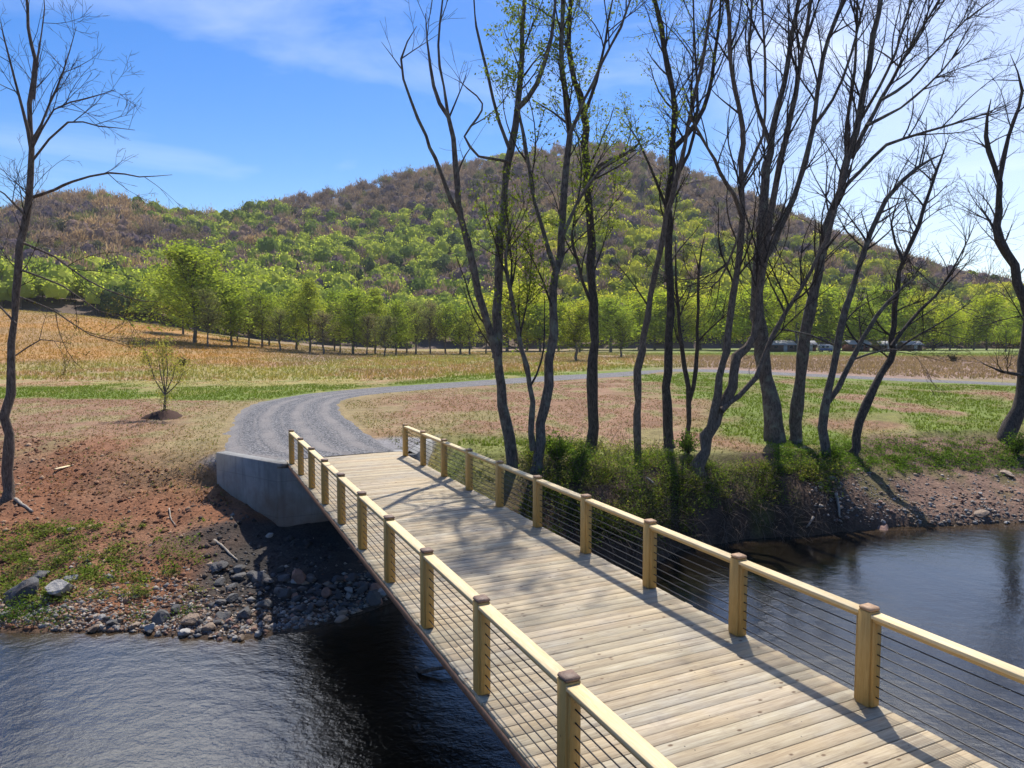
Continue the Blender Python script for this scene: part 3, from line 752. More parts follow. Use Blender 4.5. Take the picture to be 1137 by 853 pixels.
traced_tree('low_branching_tree', 'bare tree forking low into two spreading stems beside the slim dark tree', (914, 504),
    [([(914, 504), (916, 452), (924, 413), (939, 343), (959, 282), (984, 222), (1019, 186), (1050, 170)], 11, 2.5),
     ([(917, 450), (940, 411), (960, 374), (974, 350), (1000, 322), (1025, 300)], 7, 2)],
    [([(930, 385), (900, 372), (870, 366), (845, 362)], 3, 1), ([(945, 400), (985, 388), (1020, 392)], 3, 1)],
    par=[dict(BARE[0], den=2.5, len=3.2, start=.32, ang=(25, 75), up=.03), BARE[1], dict(BARE[2], den=2.6)], seed=12)
traced_tree('slim_tree', 'slim dark tree leaning right in the weeds at the end of the riverside row', (949, 505),
    [([(949, 505), (953, 469), (970, 432), (987, 401), (991, 378), (999, 302), (1019, 252), (1039, 192), (1054, 151)], 11, 2.5)],
    [([(990, 385), (1012, 355), (1039, 328), (1065, 287), (1085, 242)], 5, 1.5),
     ([(989, 392), (1020, 372), (1050, 355), (1085, 330)], 3, 1), ([(1003, 290), (990, 250), (1000, 215)], 4, 1.5)],
    par=[dict(BARE[0], den=2.5, len=3.2, start=.32, ang=(25, 75), up=.03), BARE[1], dict(BARE[2], den=2.6)], seed=13, bark=M_BARKD)
traced_tree('gnarled_tree', 'gnarled tree cut by the frame edge, a dead limb sticking out low from its trunk', (1117, 490),
    [([(1117, 490), (1128, 455), (1138, 418), (1141, 353), (1125, 297), (1107, 252), (1110, 202), (1095, 151), (1100, 110)], 18, 3)],
    [([(1140, 418), (1112, 412), (1090, 403)], 5, 2), ([(1110, 200), (1120, 151), (1135, 101), (1122, 60)], 6, 2), ([(1115, 275), (1098, 245), (1088, 228)], 4, 1.5)],
    par=[dict(BARE[0], den=2.2, len=2.8, start=.3, ang=(25, 80), up=.02), BARE[1], dict(BARE[2], den=2.6)], seed=14, bark=M_BARKD)
traced_tree('lone_bank_tree', 'lone bare tree on the red soil bank, thin twigs drooping low', (9, 553),
    [([(9, 553), (8, 500), (8, 463), (13, 403), (20, 302), (30, 227), (34, 166), (33, 116), (38, 66), (32, 30), (28, -20)], 11, 2.4)],
    [([(37, 219), (60, 210), (81, 202), (121, 192), (155, 196), (192, 194)], 4, 1), ([(34, 166), (25, 120), (8, 60), (0, 20)], 4, 1.5),
     ([(34, 160), (55, 116), (70, 80), (85, 30)], 3.5, 1.2), ([(35, 180), (75, 136), (110, 140), (150, 145)], 3, 1),
     ([(33, 170), (60, 122), (95, 110), (128, 100)], 3, 1), ([(38, 110), (42, 60), (50, 10)], 3, 1.2),
     ([(26, 270), (60, 285), (95, 310), (140, 330), (175, 335)], 3, 1), ([(24, 300), (70, 318), (110, 345), (150, 355)], 2.5, .8),
     ([(22, 330), (60, 345), (100, 372), (125, 378)], 2.5, .8), ([(18, 360), (-10, 330), (-40, 310)], 3, 1), ([(28, 240), (5, 215), (-25, 200)], 3, 1), ([(17, 395), (45, 378), (80, 382)], 2, .8)],
    par=[dict(BARE[0], den=2.0, start=.3, len=2.3, r=.018, ang=(20, 65), up=.03), dict(BARE[1], den=2.8, len=1.2, r=.010), dict(BARE[2], len=.5, r=.007)],
    leaf=dict(n=1100, s=.06, c=(.20, .17, .05), keep=lambda q: q[:, 2] < 5.8), seed=15, bark=M_BARKW)
traced_tree('sapling', 'small planted sapling fanning upward from a mound of dark mulch by the gravel curve', (183, 463),
    [([(183, 463), (183, 450), (183, 437)], 3, 2.4)],
    [([(183, 438), (172, 422), (165, 400), (160, 388)], 1.8, .6), ([(183, 437), (178, 415), (175, 392)], 1.6, .6), ([(183, 437), (186, 412), (184, 384)], 1.6, .6),
     ([(183, 438), (192, 420), (195, 398)], 1.6, .6), ([(183, 439), (198, 425), (204, 408)], 1.6, .6), ([(183, 436), (181, 405), (180, 386)], 1.5, .6)],
    par=[dict(BARE[0], den=3.5, start=.2, len=1.3, r=.012, up=.12, seg=.25), dict(BARE[1], den=3, len=.5, r=.008)],
    leaf=dict(n=2600, s=.085, c=(.36, .33, .10), sc=.16), seed=16, flare=1.2)
def mound():
    g = hit(183, 463); rng = np.random.default_rng(3); n = 900; r = 1.05 * np.sqrt(rng.random(n)); a = rng.random(n) * 6.28
    mb = MB(); k = 28; V = []; 
    rings = [0, .3, .6, .85, 1.15]
    for i, q in enumerate(rings):
        for j in range(k):
            aa = j * 6.283 / k; rr = q * (1 + .15 * math.sin(aa * 3 + i)); V.append((rr * math.cos(aa), rr * math.sin(aa), .48 * (1 - (q / 1.15) ** 1.5) + rng.normal() * .02 - .06))
    Fs = [(i * k + j, i * k + (j + 1) % k, (i + 1) * k + (j + 1) % k, (i + 1) * k + j) for i in range(len(rings) - 1) for j in range(k)]
    mb.add(V, Fs, (.07, .04, .03)); o = mb.build('mulch_mound', M_CLOD, None, True); o.location = g
    tag(o, 'low mound of dark mulch around the foot of the sapling', 'mulch')
mound()

# ------------------------------------------------------------------ middle-distance trees
def proto_tree(seed, H=18, crown_w=5.5, start=.22, n=2600, shape='oval', lsz=.42, dens=1.0):
    rng = np.random.default_rng(seed); out = [[], [], [], []]
    P = np.array([(0, 0, -.4), (rng.normal() * .1, 0, H * .25), (rng.normal() * .3, rng.normal() * .3, H * .6), (rng.normal() * .5, rng.normal() * .4, H * .93)]); o, ro = dense(P, [.26, .2, .12, .03], rng, 1.2, .06)
    br = [(o, ro, 6)]
    pts = []
    for k in range(int(46 * dens)):
        f = start + (1 - start) * rng.random() ** .9; z = f * H * .93; i = min(np.searchsorted(o[:, 2], z), len(o) - 1); b = o[i] * 1.0
        a = rng.random() * 6.28; g = (f - start) / (1 - start)
        w = crown_w * (math.sin(math.pi * min(1, g * .86 + .12)) ** .7 if shape == 'oval' else (1 - g) ** .75 + .1)
        L = w * rng.uniform(.55, 1.1); el = R(rng.uniform(25, 60))
        c, cr = grow_child(rng, b, np.array([math.cos(a) * math.cos(el), math.sin(a) * math.cos(el), math.sin(el)]), L, .07, .015, 1.0, .12, .07)
        br.append((c, cr, 3)); pts.append(c[1:])
        for _ in range(4):
            j = rng.integers(1, len(c)); c2, r2 = grow_child(rng, c[j], rng.normal(size=3) + UP * .8, rng.uniform(.8, 1.9), .03, .01, .6, .2, .05); br.append((c2, r2, 3)); pts += [c2, c2]
    dome = {31: 7.4, 32: 4.6, 36: 5.0, 34: 3.9}.get(seed)
    V, Fq = tubes(br[:1]); t = mesh_np('trunk', V, Fq, M_BARK, None, None, True)
    V2, F2 = tubes(br[1:]); F2 = F2
    pts = np.concatenate(pts); c = pts[rng.integers(len(pts), size=n)] + rng.normal(size=(n, 3)) * .42
    if dome:                                     # leafy outer dome with lobes, open inside
        k_ = n // 2; Pd, dd = crown_pts(rng, k_, dome, H * .46, H * .50, 1.0); lob = fbm(np.arctan2(dd[:, 1], dd[:, 0]) * 2.2 + seed, dd[:, 2] * 3, seed, 3)
        Pd[:, :2] *= (.78 + .5 * lob)[:, None] * np.clip(1.15 - .45 * (Pd[:, 2:3] / H), .4, 1.05) ; kk = rng.random(k_) < sst(.30, .55, fbm(Pd[:, 0] / 1.4 + 9, Pd[:, 2] / 1.2 + Pd[:, 1] / 1.6, seed + 5, 3)) + .12
        c[:k_] = np.where((kk & (Pd[:, 2] > H * .1))[:, None], Pd, c[:k_])
    LV, LF = quads(c, rng.uniform(lsz * .55, lsz * 1.4, n), None, rng, .8)
    sh = np.repeat(rng.uniform(.7, 1.3, n), 4); bm_ = mesh_np('limb', V2, F2, M_TWIG, None, None, True)
    lf = mesh_np('crown', LV, LF, M_LEAFO, None, np.repeat(sh[:, None], 3, 1))
    for q in (t, bm_, lf): C.objects.unlink(q)
    return t, bm_, lf, H
protos = [proto_tree(31, 20, 9.5, .10, 11000, 'oval', .42, 2.2), proto_tree(32, 18, 6.0, .14, 5200, 'oval', .40, 1.6), proto_tree(33, 17, 5.6, .2, 2900, 'oval', .34, 1.4), proto_tree(34, 19, 6.2, .12, 5200, 'cone', .4, 1.6),
          proto_tree(35, 16, 6.0, .22, 2200, 'oval', .30, 1.6), proto_tree(36, 15, 6.6, .14, 6000, 'oval', .38, 1.8), proto_tree(37, 10, 4.2, .1, 2000, 'oval', .32, 1.0)]
_used = set()
def put_tree(k, name, label, px, Y, hpx, color, group, rng, z=None, wide=1.0):
    """hpx: the height it shows in photo pixels."""
    t, b, l, H = protos[k]; u = (px - CX) / F / cp_; x = u * Y; z = float(height(x, Y, False)) if z is None else z
    s = hpx * Y / F / H; root = empty(name, (x, Y, z)); tag(root, label, 'tree', group)
    root.rotation_euler = (0, 0, rng.random() * 6.28); root.scale = (s * wide * 1.4 * rng.uniform(.85, 1.15), s * wide * 1.4, s * rng.uniform(.92, 1.1))
    for q in (t, b, l):
        c = q.copy() if k in _used else q; C.objects.link(c); c.parent = root; c.color = (*color, 1)
    _used.add(k); return root
ORD = ['first', 'second', 'third', 'fourth', 'fifth', 'sixth', 'seventh', 'eighth', 'ninth', 'tenth', 'eleventh', 'twelfth', 'thirteenth', 'fourteenth', 'fifteenth', 'sixteenth', 'seventeenth', 'eighteenth', 'nineteenth', 'twentieth',
       'twenty-first', 'twenty-second', 'twenty-third', 'twenty-fourth', 'twenty-fifth', 'twenty-sixth', 'twenty-seventh', 'twenty-eighth', 'twenty-ninth', 'thirtieth']
def rows():
    rng = np.random.default_rng(77); g1 = (.27, .34, .06); g2 = (.32, .38, .07); o1 = (.25, .26, .11); y1 = (.38, .41, .08); br = (.26, .22, .15)
    row = [(218, 150, 100, 0, g2, 1.25), (232, 141, 76, 2, o1, .85), (258, 152, 74, 1, g1, 1.1), (277, 158, 68, 2, o1, 1.), (292, 160, 74, 2, g2, .95), (312, 150, 56, 4, o1, 1.1), (330, 162, 78, 1, g2, 1.1),
           (345, 155, 88, 3, y1, 1.1), (360, 150, 54, 4, br, 1.1), (378, 165, 62, 2, o1, 1), (393, 160, 84, 1, g2, 1.15), (408, 156, 50, 4, br, 1), (417, 166, 78, 3, y1, 1), (428, 150, 42, 6, (.17, .175, .10), 1), (440, 165, 70, 5, g2, .8),
           (462, 172, 64, 2, o1, 1), (478, 176, 62, 4, br, 1), (495, 178, 60, 2, g2, 1), (512, 176, 52, 6, g1, 1), (522, 172, 46, 6, y1, 1), (540, 182, 56, 4, o1, 1), (205, 170, 74, 5, g2, .8), (300, 176, 66, 5, g1, .9), (452, 182, 60, 5, g1, .9), (372, 178, 70, 5, g1, .9), (265, 176, 66, 5, o1, .9)]
    row.sort(); 
    kinds = {0: 'broad dome-crowned', 1: 'tall oval', 2: 'thin see-through', 3: 'pointed', 4: 'sparse half-bare', 5: 'full round', 6: 'short bushy'}
    cn = {g1: 'bright green', g2: 'fresh green', o1: 'olive green', y1: 'yellow-green', br: 'brownish'}
    for i, (px, Y, h, k, c, w) in enumerate(row):
        h = h * (.84 if i > 1 else 1.0)
        put_tree(k, 'field_tree', f'{kinds[k]} {cn.get(c, "pale blossoming")} tree, {ORD[i]} from left in the far field row', px, Y, h, c, 'trees in the row across the far field', rng, None, w)
    # bright trees at the foot of the hill, behind the riverside trees
    n = 30
    for i in range(n):
        px = 566 + i * 19.6 + rng.uniform(-6, 6); Y = rng.uniform(215, 262); h = rng.uniform(40, 70) * (1 if px < 1000 else .85); k = [5, 1, 5, 0, 2, 5][i % 6]
        c = [(.46, .50, .06), (.38, .44, .06), (.50, .50, .07), (.32, .39, .06)][int(rng.integers(4))]
        desc = {5: 'round-crowned', 1: 'tall oval', 0: 'broad', 2: 'thin see-through'}[k]; cc = 'bright yellow-green' if c[0] > .4 else 'light green'
        put_tree(k, 'valley_tree', f'{desc} {cc} tree at the hill foot, {ORD[i]} from left there', px, Y, h, c, 'bright trees along the foot of the hill', rng, None, 1.25)
    for i, (px, Y, h, c) in enumerate([(640, 130, 52, (.15, .18, .03)), (492 + 395 * .5, 150, 40, (.12, .16, .04))]):
        put_tree(6, 'young_tree', ['young yellow-green tree alone in the dry grass seen between the forked trunks', 'young green tree in the dry grass just behind the straight dark trunk'][i], px, Y, h, c, None, rng)
rows()

# ------------------------------------------------------------------ bridge
def bridge():
    root = empty('timber_bridge', tuple(bp((PL + PR) / 2, 8, 0))); tag(root, 'new timber plank bridge with cable railings crossing the river to the gravel road', 'bridge')
    root.rotation_euler = (0, 0, TH)
    root.location = tuple(bp(0, 0, 0))         # local axes: x across, y along
    X, Yv, Z = (1, 0, 0), (0, 1, 0), (0, 0, 1)
    rng = np.random.default_rng(8); mb = MB(); t = -11.0; mid = (PL + PR) / 2; half = (PR - PL) / 2 + .10
    while t < T_END - .2:
        g = rng.uniform(.182, .187); gap = rng.choice([.005, .008, .016], p=[.6, .33, .07]); e = rng.uniform(-.012, .014, 2); v = rng.uniform(.78, 1.10); w = rng.uniform(.96, 1.05)
        mb.obox((mid + (e[0] + e[1]) / 2, t + g / 2, -.0225 + rng.uniform(-.003, .002)), (1, rng.normal() * .0012, rng.normal() * .0006), Yv, Z, 2 * half + e[0] - e[1], g, .045, (v * w, v, v / w), .004)
        t += g + gap
    mb.build('deck', M_DECK, root)
    mb = MB(); mb.obox((mid, T_END + .0, -.06), X, Yv, Z, 2 * half + .5, .36, .13, None, .02); mb.build('end_sill', M_CONC, root)
    for p in (PL + .35, mid - .75, mid + .75, PR - .35):
        mb = MB(); L = 35.2; yc = (24.2 - 11) / 2
        mb.obox((p, yc, -.075), X, Yv, Z, .26, L, .03); mb.obox((p, yc, -.33), X, Yv, Z, .022, L, .476); mb.obox((p, yc, -.585), X, Yv, Z, .26, L, .03)
        mb.build('girder', M_STEEL, root)
    mb = MB()
    for p in (PL - .03, PR + .03):
        pass
    for p in (PL, PR):
        mb = MB(); q_ = p + (-.03 if p == PL else .03); mb.obox((q_, (24.2 - 11) / 2, -.115), X, Yv, Z, .12, 35.2, .12, (1.25, 1.1, 1.0)); mb.build('edge_beam', M_CAP, root)
    # posts
    s = 2.0754; t_last = {PL: 24.045, PR: 24.035}
    def panel_heights(): return [.125 + .123 * k for k in range(7)]
    for p in (PL, PR):
        ts = [t_last[p] - s * k for k in range(17)]
        for k, t in enumerate(ts):
            v = rng.uniform(.88, 1.08); z0 = -.02 if p == PR else -.13; z0 = .0
            mb = MB(); mb.obox((p, t, (1.09 + z0) / 2), X, Yv, Z, .160, .160, 1.09 - z0, (v, v, v * .98), .006); post = mb.build('post', M_POST, root)
            mb = MB(); mb.obox((p, t, 1.114), X, Yv, Z, .168, .168, .048, (1, 1, 1) if p == PL else (2.0, 1.9, 1.5), .018); mb.build('post_cap', M_CAP, post)
            for sg in (-1, 1):
                if (k == 0 and sg == 1) or (k == 16 and sg == -1): continue
                mb = MB(); v2 = v * rng.uniform(.94, 1.06); mb.obox((p, t + sg * .100, .50), X, Yv, Z, .112, .040, .97, (v2, v2 * .95, v2 * .86), .003); mb.build('spacer_board', M_POST, post)
            if k < 16:
                t0, t1 = ts[k + 1] + .081, t - .081; v = rng.uniform(.92, 1.06)
                mb = MB(); mb.obox((p, (t0 + t1) / 2, 1.050), X, Yv, Z, .158, t1 - t0, .044, (v, v, v), .005); mb.obox((p, (t0 + t1) / 2, 1.006), X, Yv, Z, .10, t1 - t0, .042, (.80 * v, .68 * v, .48 * v), .003); mb.build('handrail', M_RAIL, root)
        for h in panel_heights():
            mb = MB(); P = [(p, tt, h - (.006 * (1 - abs(((tt - ts[-1]) / s) % 1 * 2 - 1)))) for tt in np.linspace(ts[-1], ts[0], 33)]
            mb.tube(P, .0075, 6); mb.build('cable', M_CABLE, root, True)
bridge()

def abut():
    root = empty('concrete_abutment', (0, 0, 0)); tag(root, 'grey cast concrete abutment with flared wing walls under the road end of the bridge', 'abutment')
    def wall(name, a, b, th, z0a, z0b, z1a, z1b, mat=M_CONC):
        a = np.array(a[:2], float); b = np.array(b[:2], float); d = (b - a) / np.linalg.norm(b - a); n = np.array([-d[1], d[0]]) * th; mb = MB(); c = .02
        V = [(*a, z0a), (*b, z0b), (*(b + n), z0b), (*(a + n), z0a), (*a, z1a - c), (*b, z1b - c), (*(b + n), z1b - c), (*(a + n), z1a - c)]
        e = d * c; m = n / th * c
        V += [(*(a + e + m), z1a), (*(b - e + m), z1b), (*(b - e + n - m), z1b), (*(a + e + n - m), z1a)]
        Fs = [(0, 3, 2, 1), (0, 1, 5, 4), (1, 2, 6, 5), (2, 3, 7, 6), (3, 0, 4, 7), (4, 5, 9, 8), (5, 6, 10, 9), (6, 7, 11, 10), (7, 4, 8, 11), (8, 9, 10, 11)]
        mb.add(V, Fs); mb.build(name, mat, root)
    cl, cr = bp(2.58, 24.25), bp(7.40, 24.25); wl = at_z(240, 503, 0); wr = bp(9.1, 27.6)
    wall('breast_wall', cl, cr, .45, -4.2, -4.2, -.16, -.16)
    # cheek walls each side of the girders, up to deck level
    wall('cheek_wall', bp(2.585, 24.252), bp(2.93, 24.252), .9, -.16, -.16, .0, .0)
    wall('cheek_wall', bp(7.05, 24.252), bp(7.395, 24.252), .9, -.16, -.16, .0, .0)
    wall('wing_wall', wl, cl, .42, -4, -4.2, .02, .02)
    wall('wing_wall', cr, wr, .42, -4.2, -4, .0, .0)
abut()

# ------------------------------------------------------------------ rocks
def rock_mesh(seed, flat=.65, cuts=7):
    import bmesh
    rng = np.random.default_rng(seed); bm = bmesh.new(); bmesh.ops.create_icosphere(bm, subdivisions=3, radius=1)
    for _ in range(cuts + 4):
        n = nrm(rng.normal(size=3)); k = rng.uniform(.55, .85)
        for v in bm.verts:
            d = float(np.dot(np.array(v.co), n))
            if d > k: v.co -= Vector(n * (d - k))
    for v in bm.verts:
        c = v.co; f = 1 + .05 * math.sin(c.x * 9 + seed) * math.sin(c.y * 8) + rng.normal() * .012; v.co = Vector((c.x * f, c.y * f * .8, c.z * f * flat))
    me = bpy.data.meshes.new('rock'); bm.to_mesh(me); bm.free()
    a = me.color_attributes.new('col', 'FLOAT_COLOR', 'POINT'); me.materials.append(None); return me
def mk_rock_mat(name, c1, c2):
    m = NT(name); oi = m.n('ShaderNodeObjectInfo'); v = m.coord('Object'); f = m.noise(v, 1.6, 6, .7); f2 = m.noise(v, 9, 4, .7)
    c = m.mix(c1, c2, m.math('MULTIPLY', m.math('ADD', f, oi.outputs['Random']), .55)); c = m.mix(c, (.24, .235, .22), m.ramp(f2, [(.55, (0, 0, 0)), (.8, (.5, .5, .5))]))
    c = m.mix(c, (.10, .06, .035), m.ramp(m.noise(v, .9, 3), [(.5, (0, 0, 0)), (.75, (.7, .7, .7))]))
    return m.fin(c, .85, m.bump(f2, .03, .9), .3)
RK_G = mk_rock_mat('grey_rock', (.05, .05, .054), (.15, .145, .14)); RK_T = mk_rock_mat('tan_rock', (.22, .15, .10), (.42, .33, .25)); RK_R = mk_rock_mat('reddish_rock', (.22, .12, .085), (.36, .22, .17)); RK_P = mk_rock_mat('pale_rock', (.30, .28, .25), (.45, .43, .40))
RM = {}
def rock(px, py, w, mat, label, group=None, rng=random.Random(4), name='rock', flat=None, sink=.35, fixed=None):
    """w: width in photo pixels."""
    g = hit(px, py) if fixed is None else fixed
    if g[2] < WZ - .12: g[2] = WZ - .12
    k = rng.randrange(8); key = (k, mat.name)
    if key not in RM: me = rock_mesh(50 + k, .5 + .06 * k); me.materials.clear(); me.materials.append(mat); RM[key] = me
    o = bpy.data.objects.new(name, RM[key]); C.objects.link(o); r = w * g[1] / F / 2
    o.scale = (r, r * rng.uniform(.8, 1.2), r * (flat or rng.uniform(.7, 1.1))); o.rotation_euler = (rng.uniform(-.25, .25), rng.uniform(-.25, .25), rng.uniform(0, 6.28))
    o.location = (g[0], g[1], g[2] + o.scale[2] * .5 * (1 - sink)); tag(o, label, 'rock', group); return o
rock(26, 664, 46, RK_G, 'large flat-topped dark grey boulder among weeds above the waterline', name='boulder')
rock(68, 660, 36, RK_P, 'rounded pale grey-green boulder beside the dark flat-topped boulder', name='boulder')
rock(80, 645, 20, RK_P, 'small pale stone resting behind the rounded pale boulder')
rock(45, 642, 22, RK_G, 'grey stone tucked behind the two boulders in the weeds')
rock(80, 590, 11, RK_T, 'single tan stone on the weedy red slope near the lone tree')
rock(332, 645, 21, RK_R, 'reddish rock standing out among the dark riprap in the bridge shade')
rock(378, 692, 19, RK_T, 'squarish tan block at the water edge nearest the bridge')
rock(272, 683, 17, RK_G, 'pointed light grey rock on the riprap below the stick')
rock(329, 667, 15, RK_G, 'upright oblong grey rock below the reddish one')
rock(299, 596, 10, RK_P, 'white-faced stone against the foot of the wing wall')
rock(424, 663, 18, RK_P, 'flat pale slab poking out from under the bridge edge')
rock(380, 683, 14, RK_T, 'brown stone sitting just behind the squarish tan block')
rock(1090, 573, 19, RK_T, 'long flat tan rock on the far gravel bank by the gnarled tree', flat=.6)
rock(978, 588, 20, RK_R, 'pinkish slab lying at the waterline of the far gravel bank', flat=.5)
rock(1118, 528, 20, RK_T, 'wide tan stone on the far bank just below the weeds', flat=.5)
for (px, py, w, m, lb) in [(180, 690, 22, RK_G, 'low grey slab'), (213, 693, 24, RK_T, 'blunt tan rock'), (196, 678, 18, RK_G, 'dark angular rock'), (232, 700, 18, RK_T, 'small round tan rock'), (168, 700, 16, RK_P, 'pale wedge-shaped rock'),
                           (205, 704, 17, RK_P, 'cream coloured rounded rock'), (246, 688, 18, RK_G, 'grey rock'), (104, 700, 15, RK_T, 'brown flat rock'), (126, 694, 16, RK_G, 'grey-brown flat rock')]:
    rock(px, py, w, m, lb + f' at the left waterline, {({180: "behind the cream rounded one", 213: "just above the cream rounded one", 196: "set back above the low grey slab", 232: "right of the cream rounded one", 168: "at the left end of the rock pile", 205: "lowest in the pile", 246: "at the right end of the sunlit pile", 104: "nearest the boulders", 126: "between boulders and rock pile"})[px]}')
def many_rocks():
    rr = random.Random(9)
    for i in range(150):
        px = rr.uniform(232, 425); f = (px - 232) / 193; py = rr.uniform(630 + 10 * f, 705 - 34 * f)
        if px > 330 and py < 640: py += 22
        rock(px, py, rr.choice([5, 7, 8, 9, 11, 14, 19]) * rr.uniform(.8, 1.2), rr.choice([RK_G] * 9 + [RK_P, RK_R]), 'dark angular rock in the shaded riprap below the concrete abutment', 'shaded riprap rocks', rr)
    for i in range(110):
        px = rr.uniform(95, 300); py = rr.gauss(698, 7) if px < 230 else rr.gauss(706 - (px - 230) * .12, 6); py = min(py, 713)
        rock(px, py, rr.choice([4, 5, 6, 8, 10]) * rr.uniform(.8, 1.2), rr.choice([RK_G, RK_T, RK_T, RK_P, RK_R]), 'small sunlit stone in the tan rubble along the near waterline', 'sunlit waterline stones', rr)
    for i in range(60):
        px = rr.uniform(925, 1137); py = rr.uniform(545, 588)
        rock(px, py, rr.choice([3, 3, 4, 5, 6]), rr.choice([RK_T, RK_R, RK_P]), 'small pebbly stone scattered on the far gravel bank', 'stones on the far gravel bank', rr)
many_rocks()

# ------------------------------------------------------------------ ground litter, grass, weeds (stuff)
def scatter_px(rng, n, x0, x1, y0, y1):
    return rng.uniform(x0, x1, n), rng.uniform(y0, y1, n)
def on_ground(x, y): return np.stack([x, y, height(x, y)], -1)
def clods():
    rng = np.random.default_rng(12); n = 21000
    x = rng.uniform(-34, -5.5, n); y = 17.2 + 22 * rng.random(n) ** 1.3; P = on_ground(x, y); p, t = to_pt(x, y)
    ok = (rng.random(n) < sst(40, 26, y) * .9 + .1) & (P[:, 2] > WZ + .05) & (road_dist(x, y) > .3) & ~((t > 24.2) & (p > 2.6 - (t - 24.3) * .6))
    P = P[ok]; n = len(P); sz = (rng.gamma(2, .016, n) + .014) * (1 + .5 * (rng.random(n) < .06))
    base = np.array([(1, 0, 0), (0, 1, 0), (-1, 0, 0), (0, -1, 0), (0, 0, .8), (0, 0, -.6)], float)
    V = base[None] * (1 + rng.normal(size=(n, 6, 1)) * .25) * sz[:, None, None]; a = rng.random(n) * 6.28
    V = np.stack([V[..., 0] * np.cos(a)[:, None] - V[..., 1] * np.sin(a)[:, None], V[..., 0] * np.sin(a)[:, None] + V[..., 1] * np.cos(a)[:, None], V[..., 2]], -1) + P[:, None, :]
    f = np.array([(0, 1, 4), (1, 2, 4), (2, 3, 4), (3, 0, 4), (1, 0, 5), (2, 1, 5), (3, 2, 5), (0, 3, 5)])
    Fq = (f[None] + np.arange(n)[:, None, None] * 6).reshape(-1, 3)
    c = np.where((rng.random(n) < .25)[:, None], np.array([[.34, .22, .14]]), np.array([[.20, .095, .055]])) * rng.uniform(.5, 1.25, (n, 1))
    dk = sst(-.8, 1, P[:, 0] * ct + P[:, 1] * st)[:, None] * (P[:, 1] < 24.5)[:, None]  # clods darkened too where shade falls beside the bridge
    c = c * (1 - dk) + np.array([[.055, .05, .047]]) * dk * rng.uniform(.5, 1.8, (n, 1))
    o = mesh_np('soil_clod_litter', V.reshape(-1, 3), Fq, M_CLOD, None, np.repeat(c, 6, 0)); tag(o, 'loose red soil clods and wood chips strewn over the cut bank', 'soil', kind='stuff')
clods()
def pebbles():
    rng = np.random.default_rng(13); n = 5000
    x = np.r_[rng.uniform(-14, -3, n), rng.uniform(11.5, 23, n)]; y = shore(x) + rng.gamma(1.6, .55, 2 * n) * np.where(x > 0, 1.7, 1); P = on_ground(x, y); P = P[(P[:, 2] > WZ - .05) & ((P[:, 0] < 0) | (rng.random(2 * n) < .45))]; n = len(P)
    sz = rng.gamma(2, .018, n) + .015; base = np.array([(1, 0, 0), (0, .8, 0), (-1, 0, 0), (0, -.8, 0), (0, 0, .6), (0, 0, -.6)], float)
    V = base[None] * (1 + rng.normal(size=(n, 6, 1)) * .2) * sz[:, None, None] + P[:, None, :]
    f = np.array([(0, 1, 4), (1, 2, 4), (2, 3, 4), (3, 0, 4), (1, 0, 5), (2, 1, 5), (3, 2, 5), (0, 3, 5)]); Fq = (f[None] + np.arange(n)[:, None, None] * 6).reshape(-1, 3)
    c = np.array([(.30, .22, .16), (.20, .19, .18), (.40, .34, .28), (.16, .10, .07)])[rng.integers(4, size=n)] * rng.uniform(.6, 1.2, (n, 1))
    o = mesh_np('river_gravel', V.reshape(-1, 3), Fq, M_CLOD, None, np.repeat(c, 6, 0)); tag(o, 'fine mixed gravel and pebbles along both waterlines', 'gravel', kind='stuff')
pebbles()

